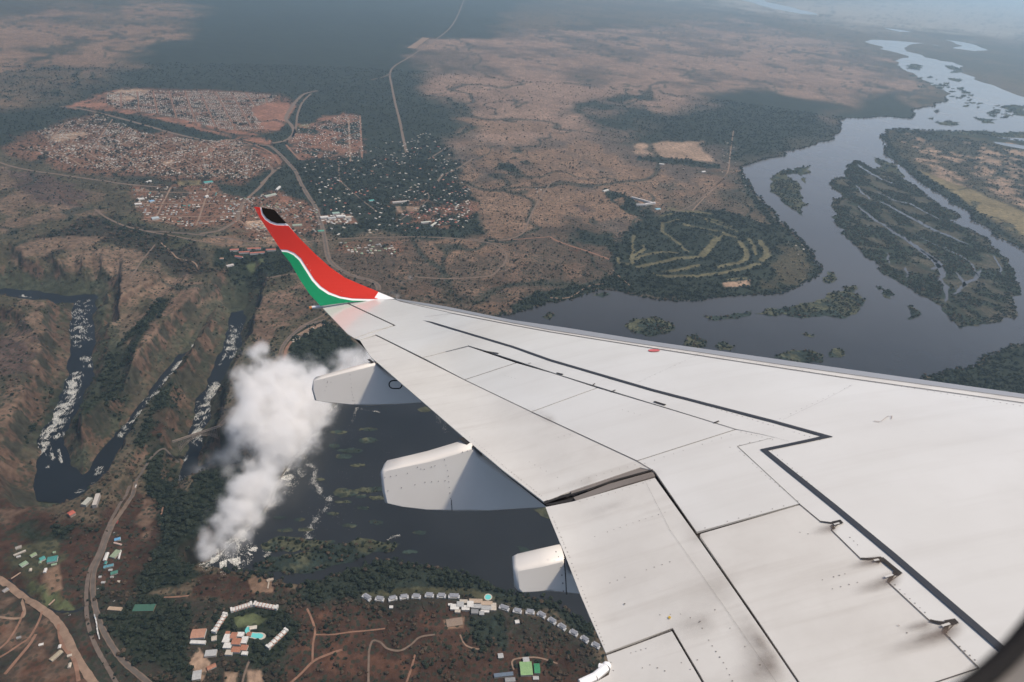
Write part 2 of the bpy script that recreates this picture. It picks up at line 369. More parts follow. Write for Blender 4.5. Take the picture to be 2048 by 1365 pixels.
# (colour, bush density, softness m, warp m, streak (noise threshold or None), outline in photograph pixels)
COVER = [
 (FOREST, .8, 500, 900, None, [(-500,330),(-300,215),(0,205),(150,160),(300,110),(375,60),(400,-20),(1060,-20),(1000,40),(930,100),(880,150),(860,190),(880,240),(925,330),(880,360),(890,420),(965,440),(960,485),(600,480),(300,400),(0,300)]),
 (TAN, .25, 400, 900, .46, [(-400,190),(-300,60),(0,40),(100,15),(340,2),(385,30),(370,70),(250,112),(100,160),(0,195),(-200,215)]),
 ((.115,.092,.078), .5, 700, 1500, None, [(870,95),(1000,60),(1200,60),(1500,40),(1760,110),(1800,160),(1890,190),(1820,235),(1680,240),(1480,345),(1440,400),(1330,420),(1230,450),(1240,520),(1180,560),(1050,600),(960,540),(960,440),(900,380),(930,300),(880,210)]),
 ((.225,.160,.128), .3, 600, 1200, .42, [(870,95),(1000,60),(1200,60),(1500,40),(1760,110),(1800,160),(1890,190),(1820,235),(1680,240),(1560,185),(1400,190),(1200,260),(1080,300),(960,300),(880,210)]),
 (TAN, .4, 150, 420, .45, [(875,232),(1000,225),(1200,270),(1300,330),(1480,345),(1440,400),(1330,420),(1230,450),(1240,520),(1180,560),(1050,600),(960,540),(960,440),(900,380),(930,300)]),
 (TAN, .5, 60, 150, .42, [(915,330),(1010,290),(1090,320),(1090,400),(1050,450),(960,440),(930,390)]),
 (TAN, .45, 60, 150, .42, [(1080,330),(1180,300),(1300,350),(1330,400),(1260,440),(1130,470),(1080,430)]),
 (SCRUB, .5, 90, 160, None, [(800,470),(1000,480),(1150,440),(1250,470),(1240,560),(1190,575),(1060,610),(1020,630),(780,600),(650,560),(650,500)]),
 (TAN, .3, 60, 110, .40, [(850,480),(930,478),(985,505),(975,550),(930,555),(880,520)]),
 (TAN, .5, 40, 90, .52, [(860,560),(1000,580),(1150,520),(1180,560),(1050,612),(960,625),(860,600)]),
 (ROCK, .45, 40, 80, .56, [(800,480),(1000,490),(1200,500),(1180,570),(1020,620),(780,590)]),
 (FOREST, .9, 450, 900, None, [(1300,240),(1380,200),(1480,183),(1560,188),(1640,220),(1690,243),(1672,268),(1600,300),(1500,330),(1478,345),(1440,322),(1440,295),(1290,282)]),
 (FOREST, .7, 200, 500, .42, [(1150,210),(1300,180),(1330,300),(1200,270)]),
 (FOREST, .9, 400, 500, None, [(1750,190),(1800,180),(1830,215),(1815,237),(1700,237),(1640,225)]),
 (PALE, .15, 60, 150, None, [(1280,285),(1400,283),(1440,325),(1370,320),(1280,310)]),
 (FOREST, 1, 20, 50, None, [(1270,315),(1300,313),(1380,320),(1445,330),(1440,340),(1360,330),(1275,322)]),
 (FOREST, 1, 20, 50, .35, [(1200,375),(1255,390),(1310,430),(1300,450),(1240,420)]),
 (FOREST, .95, 30, 60, None, [(1472,345),(1490,350),(1510,390),(1560,445),(1600,482),(1640,530),(1643,552),(1600,575),(1540,592),(1400,602),(1250,588),(1180,575),(1230,540),(1220,500),(1270,450),(1330,425),(1450,420),(1540,450),(1500,395)]),
 (BUSH, .5, 40, 80, .5, [(1560,460),(1630,530),(1600,575),(1500,575),(1540,500)]),
 (FOREST, .9, 100, 150, .45, [(980,320),(1040,290),(1060,330),(1000,360)]),
 (FOREST, .9, 50, 80, .4, [(1140,455),(1230,470),(1240,500),(1160,490)]),
 (FOREST, .9, 25, 50, None, [(1050,595),(1150,570),(1200,570),(1190,590),(1080,615),(1035,630),(1020,625)]),
 ((.30,.28,.25), .2, 6000, 5000, None, [(1350,0),(2048,0),(2180,8),(2180,90),(2000,70),(1650,45)]),  # pale ground painted in for the brightness of thick far haze
 # right bank country
 (BUSH, .75, 80, 200, None, [(1740,255),(2200,255),(2200,600),(2048,500),(1900,400),(1780,320)]),
 (FOREST, .9, 80, 150, .42, [(1770,258),(2200,258),(2200,450),(2048,400),(1900,350),(1790,300)]),
 (PALE, .3, 60, 130, .50, [(1785,270),(1830,268),(1950,330),(2000,350),(1960,390),(1900,370),(1830,320)]),
 (PALE, .3, 60, 130, .55, [(1850,280),(2150,290),(2150,440),(1990,400),(1880,330)]),
 (STRAW, .05, 50, 60, None, [(1825,335),(1860,348),(1920,370),(2048,425),(2160,460),(2160,540),(2040,470),(1990,440),(1920,400),(1870,375)]),
 (FOREST, 1, 25, 30, None, [(1762,270),(1772,268),(1800,312),(1850,352),(1920,395),(1985,445),(2048,490),(2160,545),(2150,562),(2048,500),(1985,462),(1900,405),(1830,358),(1770,305)]),
 (FOREST, .9, 25, 50, None, [(1840,755),(1890,740),(1960,728),(2000,700),(2060,685),(2200,690),(2200,900),(1840,900)]),
 (FOREST, .8, 200, 300, .4, [(1950,200),(2200,200),(2200,260),(2000,250)]),
 # south-west: plateau left of the town
 (BUSH, .5, 120, 220, None, [(-400,330),(100,300),(300,400),(480,480),(560,560),(560,700),(-400,700),(-400,500)]),
 (MID, .35, 70, 200, .44, [(-200,330),(0,340),(70,375),(260,400),(180,430),(70,460),(-100,480)]),
 (PURP, .5, 60, 100, None, [(0,340),(80,350),(190,385),(150,425),(60,400)]),
 (RED2, .2, 30, 60, .60, [(75,345),(120,365),(200,390),(150,415),(90,370)]),
 (DARKB, .9, 40, 80, None, [(60,480),(170,435),(230,430),(310,460),(400,490),(430,540),(380,560),(300,520),(200,480),(80,515)]),
 (OLIVE, .7, 60, 80, .45, [(200,430),(300,445),(420,490),(360,500),(240,470)]),
 (MID, .3, 40, 90, .40, [(30,485),(110,475),(200,470),(300,510),(330,560),(300,590),(230,610),(160,525),(90,525),(20,510)]),
 (MID, .3, 40, 90, .42, [(240,600),(310,545),(380,540),(400,560),(340,590),(300,620),(240,670),(230,640)]),
 (ROCK, .3, 40, 60, .38, [(250,690),(300,630),(360,575),(440,560),(440,610),(380,660),(330,700),(260,820),(230,900),(150,960),(170,860),(230,770)]),
 (ROCK, .3, 40, 60, .45, [(20,600),(120,610),(140,700),(110,800),(60,900),(-60,900),(-60,750),(40,720)]),
 (PURP, .4, 40, 60, None, [(-100,640),(50,645),(85,680),(60,740),(0,760),(-100,760)]),
 (MID, .3, 30, 60, .48, [(10,605),(60,590),(110,615),(100,690),(130,720),(80,760),(50,700),(0,650)]),
 (WET, 1, 25, 40, .35, [(90,740),(130,700),(140,760),(100,820),(30,860),(60,800)]),
 (WET, 1, 30, 50, .36, [(170,770),(200,690),(250,640),(330,590),(345,600),(290,660),(250,740),(230,820),(190,860),(160,830)]),
 (REDB, .3, 30, 50, .40, [(395,640),(440,600),(460,680),(420,770),(370,860),(300,900),(310,800),(360,720)]),
 (RED2, .3, 20, 40, .62, [(390,700),(425,700),(410,790),(390,780)]),
 (WET, 1, 30, 40, .45, [(300,800),(350,740),(360,700),(350,800),(320,860),(280,900)]),
 (BUSH, .6, 30, 50, None, [(490,560),(560,530),(640,600),(640,650),(560,700),(520,760),(480,760),(490,680)]),
 (ROCK, .3, 30, 50, .46, [(500,600),(620,560),(640,620),(560,690),(500,700)]),
 (WET, 1, 15, 30, None, [(575,680),(610,650),(650,640),(690,670),(760,720),(740,780),(640,775),(580,750)]),
 (WET, 1, 20, 40, None, [(285,960),(300,870),(340,860),(360,900),(350,960),(400,1000),(470,950),(490,980),(470,1020),(420,1070),(395,1130),(420,1150),(320,1180),(270,1200),(250,1130),(310,1060)]),
 (WET, 1, 15, 30, None, [(380,985),(400,950),(470,935),(492,960),(470,1010),(420,1030),(385,1010)]),
 (WET, 1, 15, 30, .3, [(400,900),(480,870),(490,930),(420,940)]),
 (REDB, .45, 30, 50, None, [(-60,860),(60,900),(80,1020),(200,1040),(260,960),(320,980),(330,1060),(290,1110),(270,1200),(200,1240),(60,1200),(-60,1150)]),
 (ROCK, .3, 30, 40, .52, [(-60,900),(70,900),(70,1000),(0,1050),(-60,1050)]),
 (ROCK, .35, 20, 35, .45, [(290,960),(330,1000),(310,1050),(285,1080),(270,1040)]),
 (WET, 1, 20, 30, .38, [(60,1035),(130,1050),(190,1030),(200,1050),(130,1090),(60,1090),(0,1070)]),
 (REDB, .5, 20, 30, None, [(400,1150),(455,1142),(530,1160),(600,1185),(520,1200),(380,1195)]),
 (DARKB, .8, 20, 40, None, [(130,1170),(260,1190),(420,1200),(600,1180),(760,1170),(1000,1200),(1200,1290),(1230,1400),(-60,1400),(-60,1180)]),
 (REDB, .55, 30, 50, None, [(590,1215),(720,1210),(900,1225),(1000,1250),(1160,1300),(1215,1370),(1215,1420),(560,1420)]),
 (RED2, .4, 20, 40, .60, [(600,1230),(700,1215),(870,1230),(1000,1290),(1150,1340),(1150,1400),(600,1400)]),
 (REDB, .5, 20, 40, .45, [(100,1180),(180,1190),(190,1300),(160,1330),(60,1270),(0,1200)]),
 (ROCK, .5, 15, 30, .45, [(-60,1150),(60,1200),(130,1270),(190,1370),(-60,1420)]),
 (RED2, .4, 15, 30, .60, [(-60,1180),(60,1210),(190,1370),(-60,1420)]),
 (FOREST, .95, 20, 40, None, [(590,1180),(700,1135),(800,1122),(880,1132),(960,1158),(1010,1180),(1085,1200),(1180,1252),(1200,1290),(1150,1262),(1080,1222),(1000,1205),(940,1192),(850,1180),(720,1190),(640,1200)]),
 (OLIVE, .3, 10, 25, None, [(720,1185),(850,1172),(940,1180),(1000,1197),(985,1206),(900,1190),(800,1188),(730,1192)]),
 (FOREST, 1, 20, 30, .3, [(930,1240),(1010,1225),(1020,1290),(960,1310)]),
 (WET, 1, 20, 40, .3, [(200,1240),(290,1190),(380,1230),(370,1365),(280,1330),(230,1290)]),
 (WET, 1, 10, 20, None, [(440,1230),(480,1215),(560,1220),(600,1260),(560,1320),(510,1340),(420,1290)]),
 (GRASS, .05, 6, 8, None, [(470,1235),(510,1228),(535,1240),(520,1252),(475,1258)]),
 (GRASS, .05, 5, 6, None, [(60,1165),(100,1180),(150,1215),(150,1228),(95,1207),(58,1175)]),
 (PALE, .1, 6, 10, .3, [(378,1330),(400,1300),(420,1330),(400,1365)]),
 (PALE, .1, 10, 10, None, [(493,1342),(520,1340),(528,1365),(495,1370)]), (PALE, .1, 10, 10, None, [(448,1345),(474,1343),(474,1370),(448,1370)]),
 (TAN, .2, 6, 10, .3, [(888,1240),(930,1235),(925,1255),(895,1258)]),
 (TAN, .1, 6, 12, None, [(497,1160),(515,1150),(548,1165),(545,1185),(505,1185)]),
 (OLIVE, .5, 10, 20, .3, [(20,1100),(110,1080),(130,1120),(60,1160),(10,1130)]),
 (TAN, .2, 8, 14, .3, [(85,1140),(115,1130),(125,1180),(95,1190)]),
 # town
 (TOWN, .75, 90, 140, None, [(210,183),(240,177),(410,179),(560,189),(585,210),(560,265),(450,265),(330,237),(165,215)]),
 (RED, .02, 30, 20, None, [(500,220),(525,207),(585,206),(592,214),(560,262),(520,258)]),
 (PALE, .05, 40, 20, None, [(205,190),(245,178),(300,180),(270,200),(225,203)]),
 (RED, .05, 20, 30, None, [(130,214),(235,178),(243,179),(150,214),(160,220)]),
 (RED, .2, 20, 40, .4, [(150,212),(320,240),(480,280),(545,292),(540,275),(340,232),(160,210)]),
 (TOWN, .8, 120, 200, None, [(40,270),(190,225),(280,250),(400,280),(470,278),(560,325),(505,375),(330,360),(120,335),(20,300)]),
 (FOREST, .9, 40, 60, None, [(180,228),(270,235),(350,260),(300,268),(230,250)]),
 (RED, .05, 15, 20, None, [(68,304),(100,297),(100,305),(80,312)]), (RED, .1, 15, 20, None, [(140,208),(215,207),(210,213),(175,214)]),
 (PALE, .05, 15, 20, None, [(100,270),(170,265),(175,272),(110,285)]), (PALE, .05, 15, 15, None, [(325,325),(345,320),(345,328),(330,330)]),
 (RED, .15, 15, 20, .35, [(400,310),(450,280),(460,283),(415,312)]), (RED, .1, 20, 20, .3, [(490,290),(555,310),(565,325),(540,330),(520,305)]),
 (TOWN, .5, 50, 60, None, [(262,375),(300,368),(420,365),(470,395),(540,398),(470,445),(380,460),(290,442),(262,410)]),
 (STRAW, .05, 15, 15, None, [(355,362),(400,360),(402,370),(360,372)]),
 (TOWN, .6, 50, 90, None, [(470,395),(560,385),(640,420),(645,470),(520,475),(455,455)]),
 (PALE, .02, 12, 10, None, [(490,442),(540,441),(560,446),(545,456),(495,455)]), (RED, .1, 15, 15, None, [(560,392),(590,398),(575,405),(555,402)]),
 (FOREST, 1, 90, 200, None, [(590,330),(650,325),(740,322),(860,275),(890,290),(925,370),(960,440),(955,470),(700,474),(655,470),(650,430),(610,360)]),
 (RED, .5, 50, 90, .46, [(598,250),(620,240),(690,225),(720,232),(728,312),(660,320),(600,318),(572,285)]),
 (STRAW, .05, 20, 10, None, [(595,253),(610,247),(622,250),(615,257)]),
 (PALE, .05, 12, 10, None, [(790,412),(840,413),(838,424),(795,425)]), (TOWN, .6, 40, 90, .45, [(780,400),(960,405),(950,440),(880,455),(800,450)]),
 (TOWN, .15, 15, 15, None, [(638,432),(700,428),(715,445),(690,450),(640,448)]),
 (TOWN, .6, 30, 70, .42, [(660,485),(800,480),(798,510),(740,515),(665,505)]),
 (TAN, .3, 25, 40, .45, [(400,480),(460,470),(560,476),(640,478),(640,488),(540,493),(450,495)]),
 (WET, 1, 25, 30, None, [(430,500),(560,495),(610,530),(560,550),(480,555),(430,530)]),
 (GRASS, .05, 10, 8, None, [(490,520),(525,518),(530,527),(500,530)]),
 (PURP, .2, 40, 40, .3, [(1150,410),(1180,415),(1160,425)]), (RED2, .2, 20, 30, .5, [(1120,495),(1200,505),(1200,512),(1120,500)]),
 (PALE, .1, 8, 15, .35, [(1445,565),(1500,560),(1500,572),(1450,575)]),
]
FAIRWAYS = [([(1322,445),(1326,465),(1345,480),(1362,492),(1375,503)],16),([(1405,513),(1418,495),(1437,478)],30),([(1275,520),(1290,508),(1320,504),(1352,506)],18),
 ([(1278,535),(1310,528),(1350,518),(1395,514)],22),([(1330,545),(1365,538),(1398,531)],20),([(1330,552),(1380,554),(1430,548),(1480,540),(1515,528)],22),([(1520,522),(1535,510),(1532,497),(1518,482)],26),
 ([(1440,535),(1470,528),(1490,518),(1492,510)],22),([(1492,508),(1494,500),(1478,484)],24),([(1245,527),(1262,528),(1268,515),(1280,500)],16),([(1265,515),(1262,490),(1270,472)],12),([(1280,505),(1292,492)],12),
 ([(1340,418),(1375,423),(1418,427)],22),([(1370,450),(1400,456),(1440,463),(1470,475)],18),([(1410,440),(1440,450),(1475,462)],16),([(1330,445),(1355,440)],14),([(1235,515),(1240,527)],12),([(1385,430),(1400,436),(1428,440),(1462,452)],12),([(1320,432),(1345,428)],12),([(1420,470),(1440,476),(1452,470)],10),([(1495,478),(1510,492),(1512,508)],14),([(1300,545),(1320,552)],10),([(1450,560),(1490,556)],10)]
FWW = [(G(p)[:, :2], w*1.55) for p, w in FAIRWAYS]
CW = []
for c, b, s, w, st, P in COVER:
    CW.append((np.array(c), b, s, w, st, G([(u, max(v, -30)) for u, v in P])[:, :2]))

def cover(x, y):
    n = x.size; C = np.tile(np.array([[.105,.085,.062]]), (n, 1)); B = np.full(n, .55)
    r = np.hypot(x, y)
    base = sstep(.42, .6, fbm(x, y*.8, 1500, 4, 40)); C = C*(1-base[:, None]*.55)+np.array(FOREST)*base[:, None]*.55
    f1x = fbm(x, y, 1, 1); 
    NX = {}
    def warp(w):
        k = 900 if w > 300 else (260 if w > 100 else 90)
        if k not in NX: NX[k] = (fbm(x, y, k, 4, 50)-.5, fbm(x, y, k, 4, 60)-.5)
        return NX[k]
    stn = {}
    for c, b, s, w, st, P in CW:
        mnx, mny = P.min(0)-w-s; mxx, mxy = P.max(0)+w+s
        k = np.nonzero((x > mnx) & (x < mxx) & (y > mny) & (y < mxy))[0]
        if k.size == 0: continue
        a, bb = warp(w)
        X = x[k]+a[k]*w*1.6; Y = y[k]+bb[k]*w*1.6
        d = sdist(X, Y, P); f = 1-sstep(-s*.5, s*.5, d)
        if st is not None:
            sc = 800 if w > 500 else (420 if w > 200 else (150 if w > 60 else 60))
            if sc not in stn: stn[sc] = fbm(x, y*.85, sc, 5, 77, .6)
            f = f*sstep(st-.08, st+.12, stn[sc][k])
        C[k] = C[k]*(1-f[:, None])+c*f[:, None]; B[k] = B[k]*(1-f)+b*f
    dr = np.abs(fbm(x, y*.9, 700, 4, 140)-.5); dr2 = np.abs(fbm(x, y, 1900, 4, 150)-.5)
    f = (np.maximum(1-sstep(.004, .02, dr), 1-sstep(.003, .014, dr2)))*.75*sstep(2400, 3200, r)*(C[:, 0] > .07)
    C = C*(1-f[:, None])+np.array(FOREST)*f[:, None]*1.15; B = B*(1-f)+f*.9
    for P, w in FWW:
        k = np.nonzero((x > P[:, 0].min()-w) & (x < P[:, 0].max()+w) & (y > P[:, 1].min()-w) & (y < P[:, 1].max()+w))[0]
        if k.size == 0: continue
        a, bb = warp(50)
        d, _ = segdist(x[k]+a[k]*40, y[k]+bb[k]*40, P); f = 1-sstep(w*.35, w*.6, d)
        C[k] = C[k]*(1-f[:, None])+np.array((.120,.115,.070))*f[:, None]; B[k] = B[k]*(1-f)+.06*f
    return C*np.array([.86,.81,.76]), B

# ------------------------------------------------------------------ terrain sheet: rings round the point below the aeroplane, out to the horizon
def terrain():
    az = np.radians(np.concatenate([np.linspace(-62, -44, 30)[:-1], np.linspace(-44, 44, 1040), np.linspace(44, 62, 30)[1:]]))
    dp = np.concatenate([np.array([89, 84, 78, 72, 66]), np.linspace(62, 6, 640), np.linspace(6, .55, 70)[1:]])
    rr = ALT/np.tan(np.radians(dp))
    A, R = np.meshgrid(az, rr); x = (np.sin(A)*R).ravel(); y = (np.cos(A)*R).ravel()
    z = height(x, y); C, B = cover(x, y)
    # gorge: rock on the steep faces, its colour darkened for wall shade; greener talus
    zz = z.reshape(A.shape); gx_ = np.gradient(zz, axis=1)/np.maximum(np.gradient(x.reshape(A.shape), axis=1), 1.)
    gy_ = np.gradient(zz, axis=0)/np.maximum(np.gradient(R, axis=0), 1.)
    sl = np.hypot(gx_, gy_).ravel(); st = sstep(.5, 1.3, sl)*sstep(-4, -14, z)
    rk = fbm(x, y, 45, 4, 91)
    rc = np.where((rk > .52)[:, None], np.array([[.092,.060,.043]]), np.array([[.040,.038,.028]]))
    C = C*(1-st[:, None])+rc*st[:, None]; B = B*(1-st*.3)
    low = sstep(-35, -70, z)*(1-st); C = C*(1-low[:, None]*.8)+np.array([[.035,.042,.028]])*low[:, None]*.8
    nA, nR = len(az), len(rr)
    i = np.arange((nR-1)*(nA-1)); r_ = i//(nA-1); c_ = i % (nA-1); a = r_*nA+c_
    F = np.stack([a, a+1, a+nA+1, a+nA], 1)
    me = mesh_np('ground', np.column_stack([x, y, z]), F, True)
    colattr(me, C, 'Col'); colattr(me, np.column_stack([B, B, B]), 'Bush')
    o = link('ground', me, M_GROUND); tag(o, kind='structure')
    o['label'] = 'bush country with gorges, forest and open savanna'
terrain()

# water
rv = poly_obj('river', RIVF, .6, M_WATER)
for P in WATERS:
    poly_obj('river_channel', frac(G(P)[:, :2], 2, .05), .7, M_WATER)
gw = mesh_np('gorge_river', [(-4300, 1500, -102), (200, 1500, -102), (200, 4300, -102), (-4300, 4300, -102)], [(0, 1, 2, 3)])
tag(link('gorge_river', gw, M_GORGE), kind='structure')
ISLF = []
for i, P in enumerate(ISLW):
    L = np.ptp(P, axis=0).max(); Q = frac(P, 4 if L > 900 else (3 if L > 60 else 2), .10)
    ISLF.append(Q)
# islands share the ground cover: a sheet per island with its own colours, fine triangles
BIG = ISLW[2]
def isl_band(x, y):
    E = BIG[5:20]; d, par = segdist(x, y, E)
    return fbm(par*260+fbm(x, y, 150, 2, 9)*60, d, 95, 4, 5)
def island(Q, i):
    from mathutils.geometry import delaunay_2d_cdt
    n = len(Q); mn = Q.min(0); mx = Q.max(0); st = max(12., np.ptp(Q, axis=0).max()/60)
    gx_, gy_ = np.meshgrid(np.arange(mn[0], mx[0], st), np.arange(mn[1], mx[1], st)); px = gx_.ravel(); py = gy_.ravel()
    k = inside(px, py, Q)
    if k.any():
        d, _ = segdist(px, py, Q, True); k &= d > st*.4
    pts = [Vector(p) for p in Q]+[Vector((a, b)) for a, b in zip(px[k], py[k])]
    r = delaunay_2d_cdt(pts, [], [list(range(n))], 1, 1e-4)
    V = np.array([(v.x, v.y) for v in r[0]]); F = np.array([f for f in r[2] if len(f) == 3])
    x, y = V[:, 0], V[:, 1]
    nn = fbm(x, y, 90, 4, 33, .6); big = i == 2
    C = np.where((nn > .5)[:, None], np.array([FOREST]), np.array([OLIVE]))*1.0
    if big:
        q = isl_band(x, y); C = np.where((q > .56)[:, None], np.array([[.062,.056,.042]]), np.array([[.024,.033,.024]]))
    if i in (27+0,) or (i >= 28 and len(Q) < 80): pass
    me = mesh_np('island', np.column_stack([V, np.full(len(V), 1.4)]), F); colattr(me, C, 'Col'); colattr(me, np.full((len(V), 3), .55), 'Bush')
    tag(link('island', me, M_GROUND), kind='structure')
for i, Q in enumerate(ISLF): island(Q, i)
CHN = [([(1712,372),(1722,385),(1740,400)],14),([(1752,385),(1790,402),(1820,408),(1850,425),(1880,440)],16),([(1758,403),(1800,425),(1850,452),(1900,474),(1938,490)],24),
 ([(1716,412),(1745,438),(1790,468),(1840,500),(1868,522),(1885,545),(1893,575),(1890,605)],22),([(1840,500),(1880,528),(1862,540)],22),([(1880,495),(1920,512),(1945,530),(1958,555)],10),
 ([(1925,575),(1950,560),(1960,540)],16),([(1985,510),(2000,535),(2008,555)],8),([(1773,505),(1780,530)],8),([(1810,535),(1812,556)],10),([(1830,470),(1870,490),(1905,500)],8),([(1912,545),(1930,570),(1905,590)],14),([(1715,330),(1735,343),(1760,358),(1785,368)],22)]
for P, w in CHN:
    W = frac(G(P)[:, :2], 3, .05, False); n = len(W); d = np.gradient(W, axis=0); d /= np.linalg.norm(d, axis=1)[:, None]+1e-9
    p = np.column_stack([-d[:, 1], d[:, 0]]); t = np.linspace(0, 1, n); ww = w*1.6*(np.sin(t*math.pi)**.5*.9+.12)*(.7+.6*np.array([random.random() for _ in range(n)]))
    V = np.vstack([W+p*ww[:, None]*.5, W-p*ww[:, None]*.5]); F = [(i, i+n, i+n+1, i+1) for i in range(n-1)]
    tag(link('lagoon', mesh_np('lagoon', np.column_stack([V, np.full(2*n, 1.9)]), F), M_SHALLOW if w > 30 else M_WATER), kind='structure')

# haze: one closed box of pale air round everything
hb = bpy.data.materials.new('haze'); hb.use_nodes = True; t_ = hb.node_tree; t_.nodes.clear()
pv = t_.nodes.new('ShaderNodeVolumePrincipled'); ho = t_.nodes.new('ShaderNodeOutputMaterial'); t_.links.new(pv.outputs[0], ho.inputs['Volume'])
pv.inputs['Color'].default_value = (.60, .83, 1.0, 1); pv.inputs['Density'].default_value = 3.3e-5; pv.inputs['Anisotropy'].default_value = .3
hx = 170000; Vh = [(sx*hx, sy*hx, z) for z in (-112, 1507) for sx, sy in ((-1, -1), (1, -1), (1, 1), (-1, 1))]
hz = mesh_np('haze', Vh, [(0, 3, 2, 1), (4, 5, 6, 7), (0, 1, 5, 4), (1, 2, 6, 5), (2, 3, 7, 6), (3, 0, 4, 7)])
tag(link('haze', hz, hb), label='thin blue haze over the whole country', kind='stuff')
# ------------------------------------------------------------------ the aeroplane: wing frame X forward, Y outboard, Z up
_p = (0.18370109, 0.14369756, 0.15983036)
def _Rb(a, b, c):
    Rr = np.array([[math.cos(c), -math.sin(c), 0], [math.sin(c), math.cos(c), 0], [0, 0, 1]])
    Bx = np.array([[1, 0, 0], [0, 0, 1], [0, -1, 0]]); Rx = np.array([[1, 0, 0], [0, math.cos(a), -math.sin(a)], [0, math.sin(a), math.cos(a)]])
    return Rr @ Bx @ Rx
def _R(r):
    a, b, c = r
    Rr = np.array([[math.cos(c), -math.sin(c), 0], [math.sin(c), math.cos(c), 0], [0, 0, 1]])
    Bx = np.array([[1., 0, 0], [0, 0, 1], [0, -1, 0]])
    Rx = np.array([[1, 0, 0], [0, math.cos(a), -math.sin(a)], [0, math.sin(a), math.cos(a)]])
    return Rr @ Bx @ Rx
RB = _R(_p); CB = np.array([-5.91088876, 1.4, 2.07303285])    # body -> camera rotation, eye point in the wing frame
DIH = math.tan(math.radians(5))
def LEX(Y): return -.51*(Y-1.5)+.05
def TEX(Y): return np.where(Y > 5.3, -5.35-(Y-5.3)*.27, -5.35-(Y-5.3)*.05)
def SZ(X, Y):
    le = LEX(Y); ch = le-TEX(Y); s = np.clip((le-X)/ch, -.08, 1.1)
    return DIH*(Y-1.5)-.085*ch*(s-.42)**2*1.6
def bray(u, v):
    u = np.asarray(u, float); v = np.asarray(v, float)
    d = np.stack([(u-1024)/FOC, (682.5-v)/FOC, -np.ones_like(u)], -1); return d @ RB
def W(u, v, lift=0.0):
    """where a sight line through a photograph pixel meets the wing's upper surface"""
    d = bray(u, v); z = np.zeros(d.shape[:-1])
    for _ in range(14):
        t = (z-CB[2])/d[..., 2]
        p = CB+d*t[..., None]; z = .5*z+.5*(SZ(p[..., 0], p[..., 1])+lift)
    t = (z-CB[2])/d[..., 2]; return CB+d*t[..., None]
def WL(u, v):
    b = [(641,612),(790,598)]
    s = np.clip((606.5-v-.09*(u-715))/190., 0, 1.0)
    Y = YT+.75*(1-(1-s)**2.6)
    d = bray(u, v); t = (Y-CB[1])/d[..., 1]; return CB+d*t[..., None]
YT = float(W(np.array([715.]), np.array([606.]))[0][1])
UPN = np.array([0, -DIH, 1.]); UPN /= np.linalg.norm(UPN)

M_PAINT = mat('white_aircraft_paint', (.70, .69, .66), .30, coat=.5)
q = N(M_PAINT); P_ = q.pos(); n_ = q.noise(P_, 1.1, 4, .6); n2_ = q.noise(P_, 9, 3, .6)
q.l(q.mix(q.ramp(n_, .3, .7), (.60, .585, .545), (.66, .65, .615)), q.b.inputs['Base Color']); q.l(q.ramp(n2_, .3, .7, .28, .36), q.b.inputs['Roughness'])
M_PAINT2 = mat('aged_white_paint', (.66, .64, .60), .38, coat=.25)
q = N(M_PAINT2); P_ = q.pos(); n_ = q.noise(P_, 2.1, 5, .65)
q.l(q.mix(q.ramp(n_, .3, .7), (.56, .535, .49), (.635, .615, .57)), q.b.inputs['Base Color'])
for m_, k_ in ((M_PAINT, .07), (M_PAINT2, .15)):
    q = N(m_); tc = q.t.nodes.new('ShaderNodeTexCoord'); mp = q.t.nodes.new('ShaderNodeMapping'); mp.inputs['Scale'].default_value = (.55, 7, 1); q.l(tc.outputs['Object'], mp.inputs[0])
    ns = q.noise(mp.outputs[0], 1.0, 5, .65); n3_ = q.noise(tc.outputs['Object'], 3.5, 5, .7); old = q.b.inputs['Base Color'].links[0].from_socket
    a_ = q.mix(q.math('MULTIPLY', q.ramp(ns, .5, .75), k_*2.2), old, (.36, .32, .27)); q.l(q.mix(q.math('MULTIPLY', q.ramp(n3_, .55, .75), k_), a_, (.40, .37, .33)), q.b.inputs['Base Color'])
M_EDGE = mat('bare_metal_edge', (.50, .49, .48), .38, metal=.6)
M_GAP = mat('dark_gap', (.020, .018, .017), .8)
M_SEAM = mat('seam_brown', (.075, .065, .06), .7)
M_LINE = mat('walkway_line_black', (.030, .034, .042), .6)
M_RED = mat('red_paint', (.92, .08, .05), .28, coat=.6); M_GREEN = mat('green_paint', (.025, .42, .19), .28, coat=.6)
M_BLACK = mat('black_paint', (.022, .018, .016), .55, coat=0.0, spec=.2); M_WHITE = mat('white_stripe', (.80, .80, .80), .3, coat=.5)
M_SEAL = mat('brown_grey_seal', (.20, .175, .155), .6); M_RIVET = mat('rivet_dark', (.17, .15, .14), .5)
M_YEL = mat('yellow_mark', (.55, .36, .03), .5); M_PINK = mat('red_placard', (.55, .13, .13), .5); M_AMB = mat('amber_lens', (.50, .20, .08), .3)
M_RUB = mat('window_seal', (.012, .010, .009), .8); M_TRIM = mat('cabin_wall_trim', (.30, .27, .24), .7)
q = N(M_RED); n_ = q.noise(q.pos(), 6, 6, .7); q.l(q.mix(q.ramp(n_, .66, .70), (.92, .075, .05), (.85, .55, .5)), q.b.inputs['Base Color'])
q = N(M_BLACK); n_ = q.noise(q.pos(), 14, 5, .7); q.l(q.mix(q.ramp(n_, .64, .70), (.032, .025, .021), (.35, .32, .3)), q.b.inputs['Base Color'])

MB = Matrix([[*(CAMM @ RB)[i], 0] for i in range(3)]+[[0, 0, 0, 1]])
off = CAMP-(CAMM @ RB) @ CB
for i in range(3): MB[i][3] = off[i]
plane = bpy.data.objects.new('airliner', None); COL.objects.link(plane); plane.matrix_world = MB
tag(plane, 'white jet airliner wing with red, green and black winglet above the river', 'airplane')

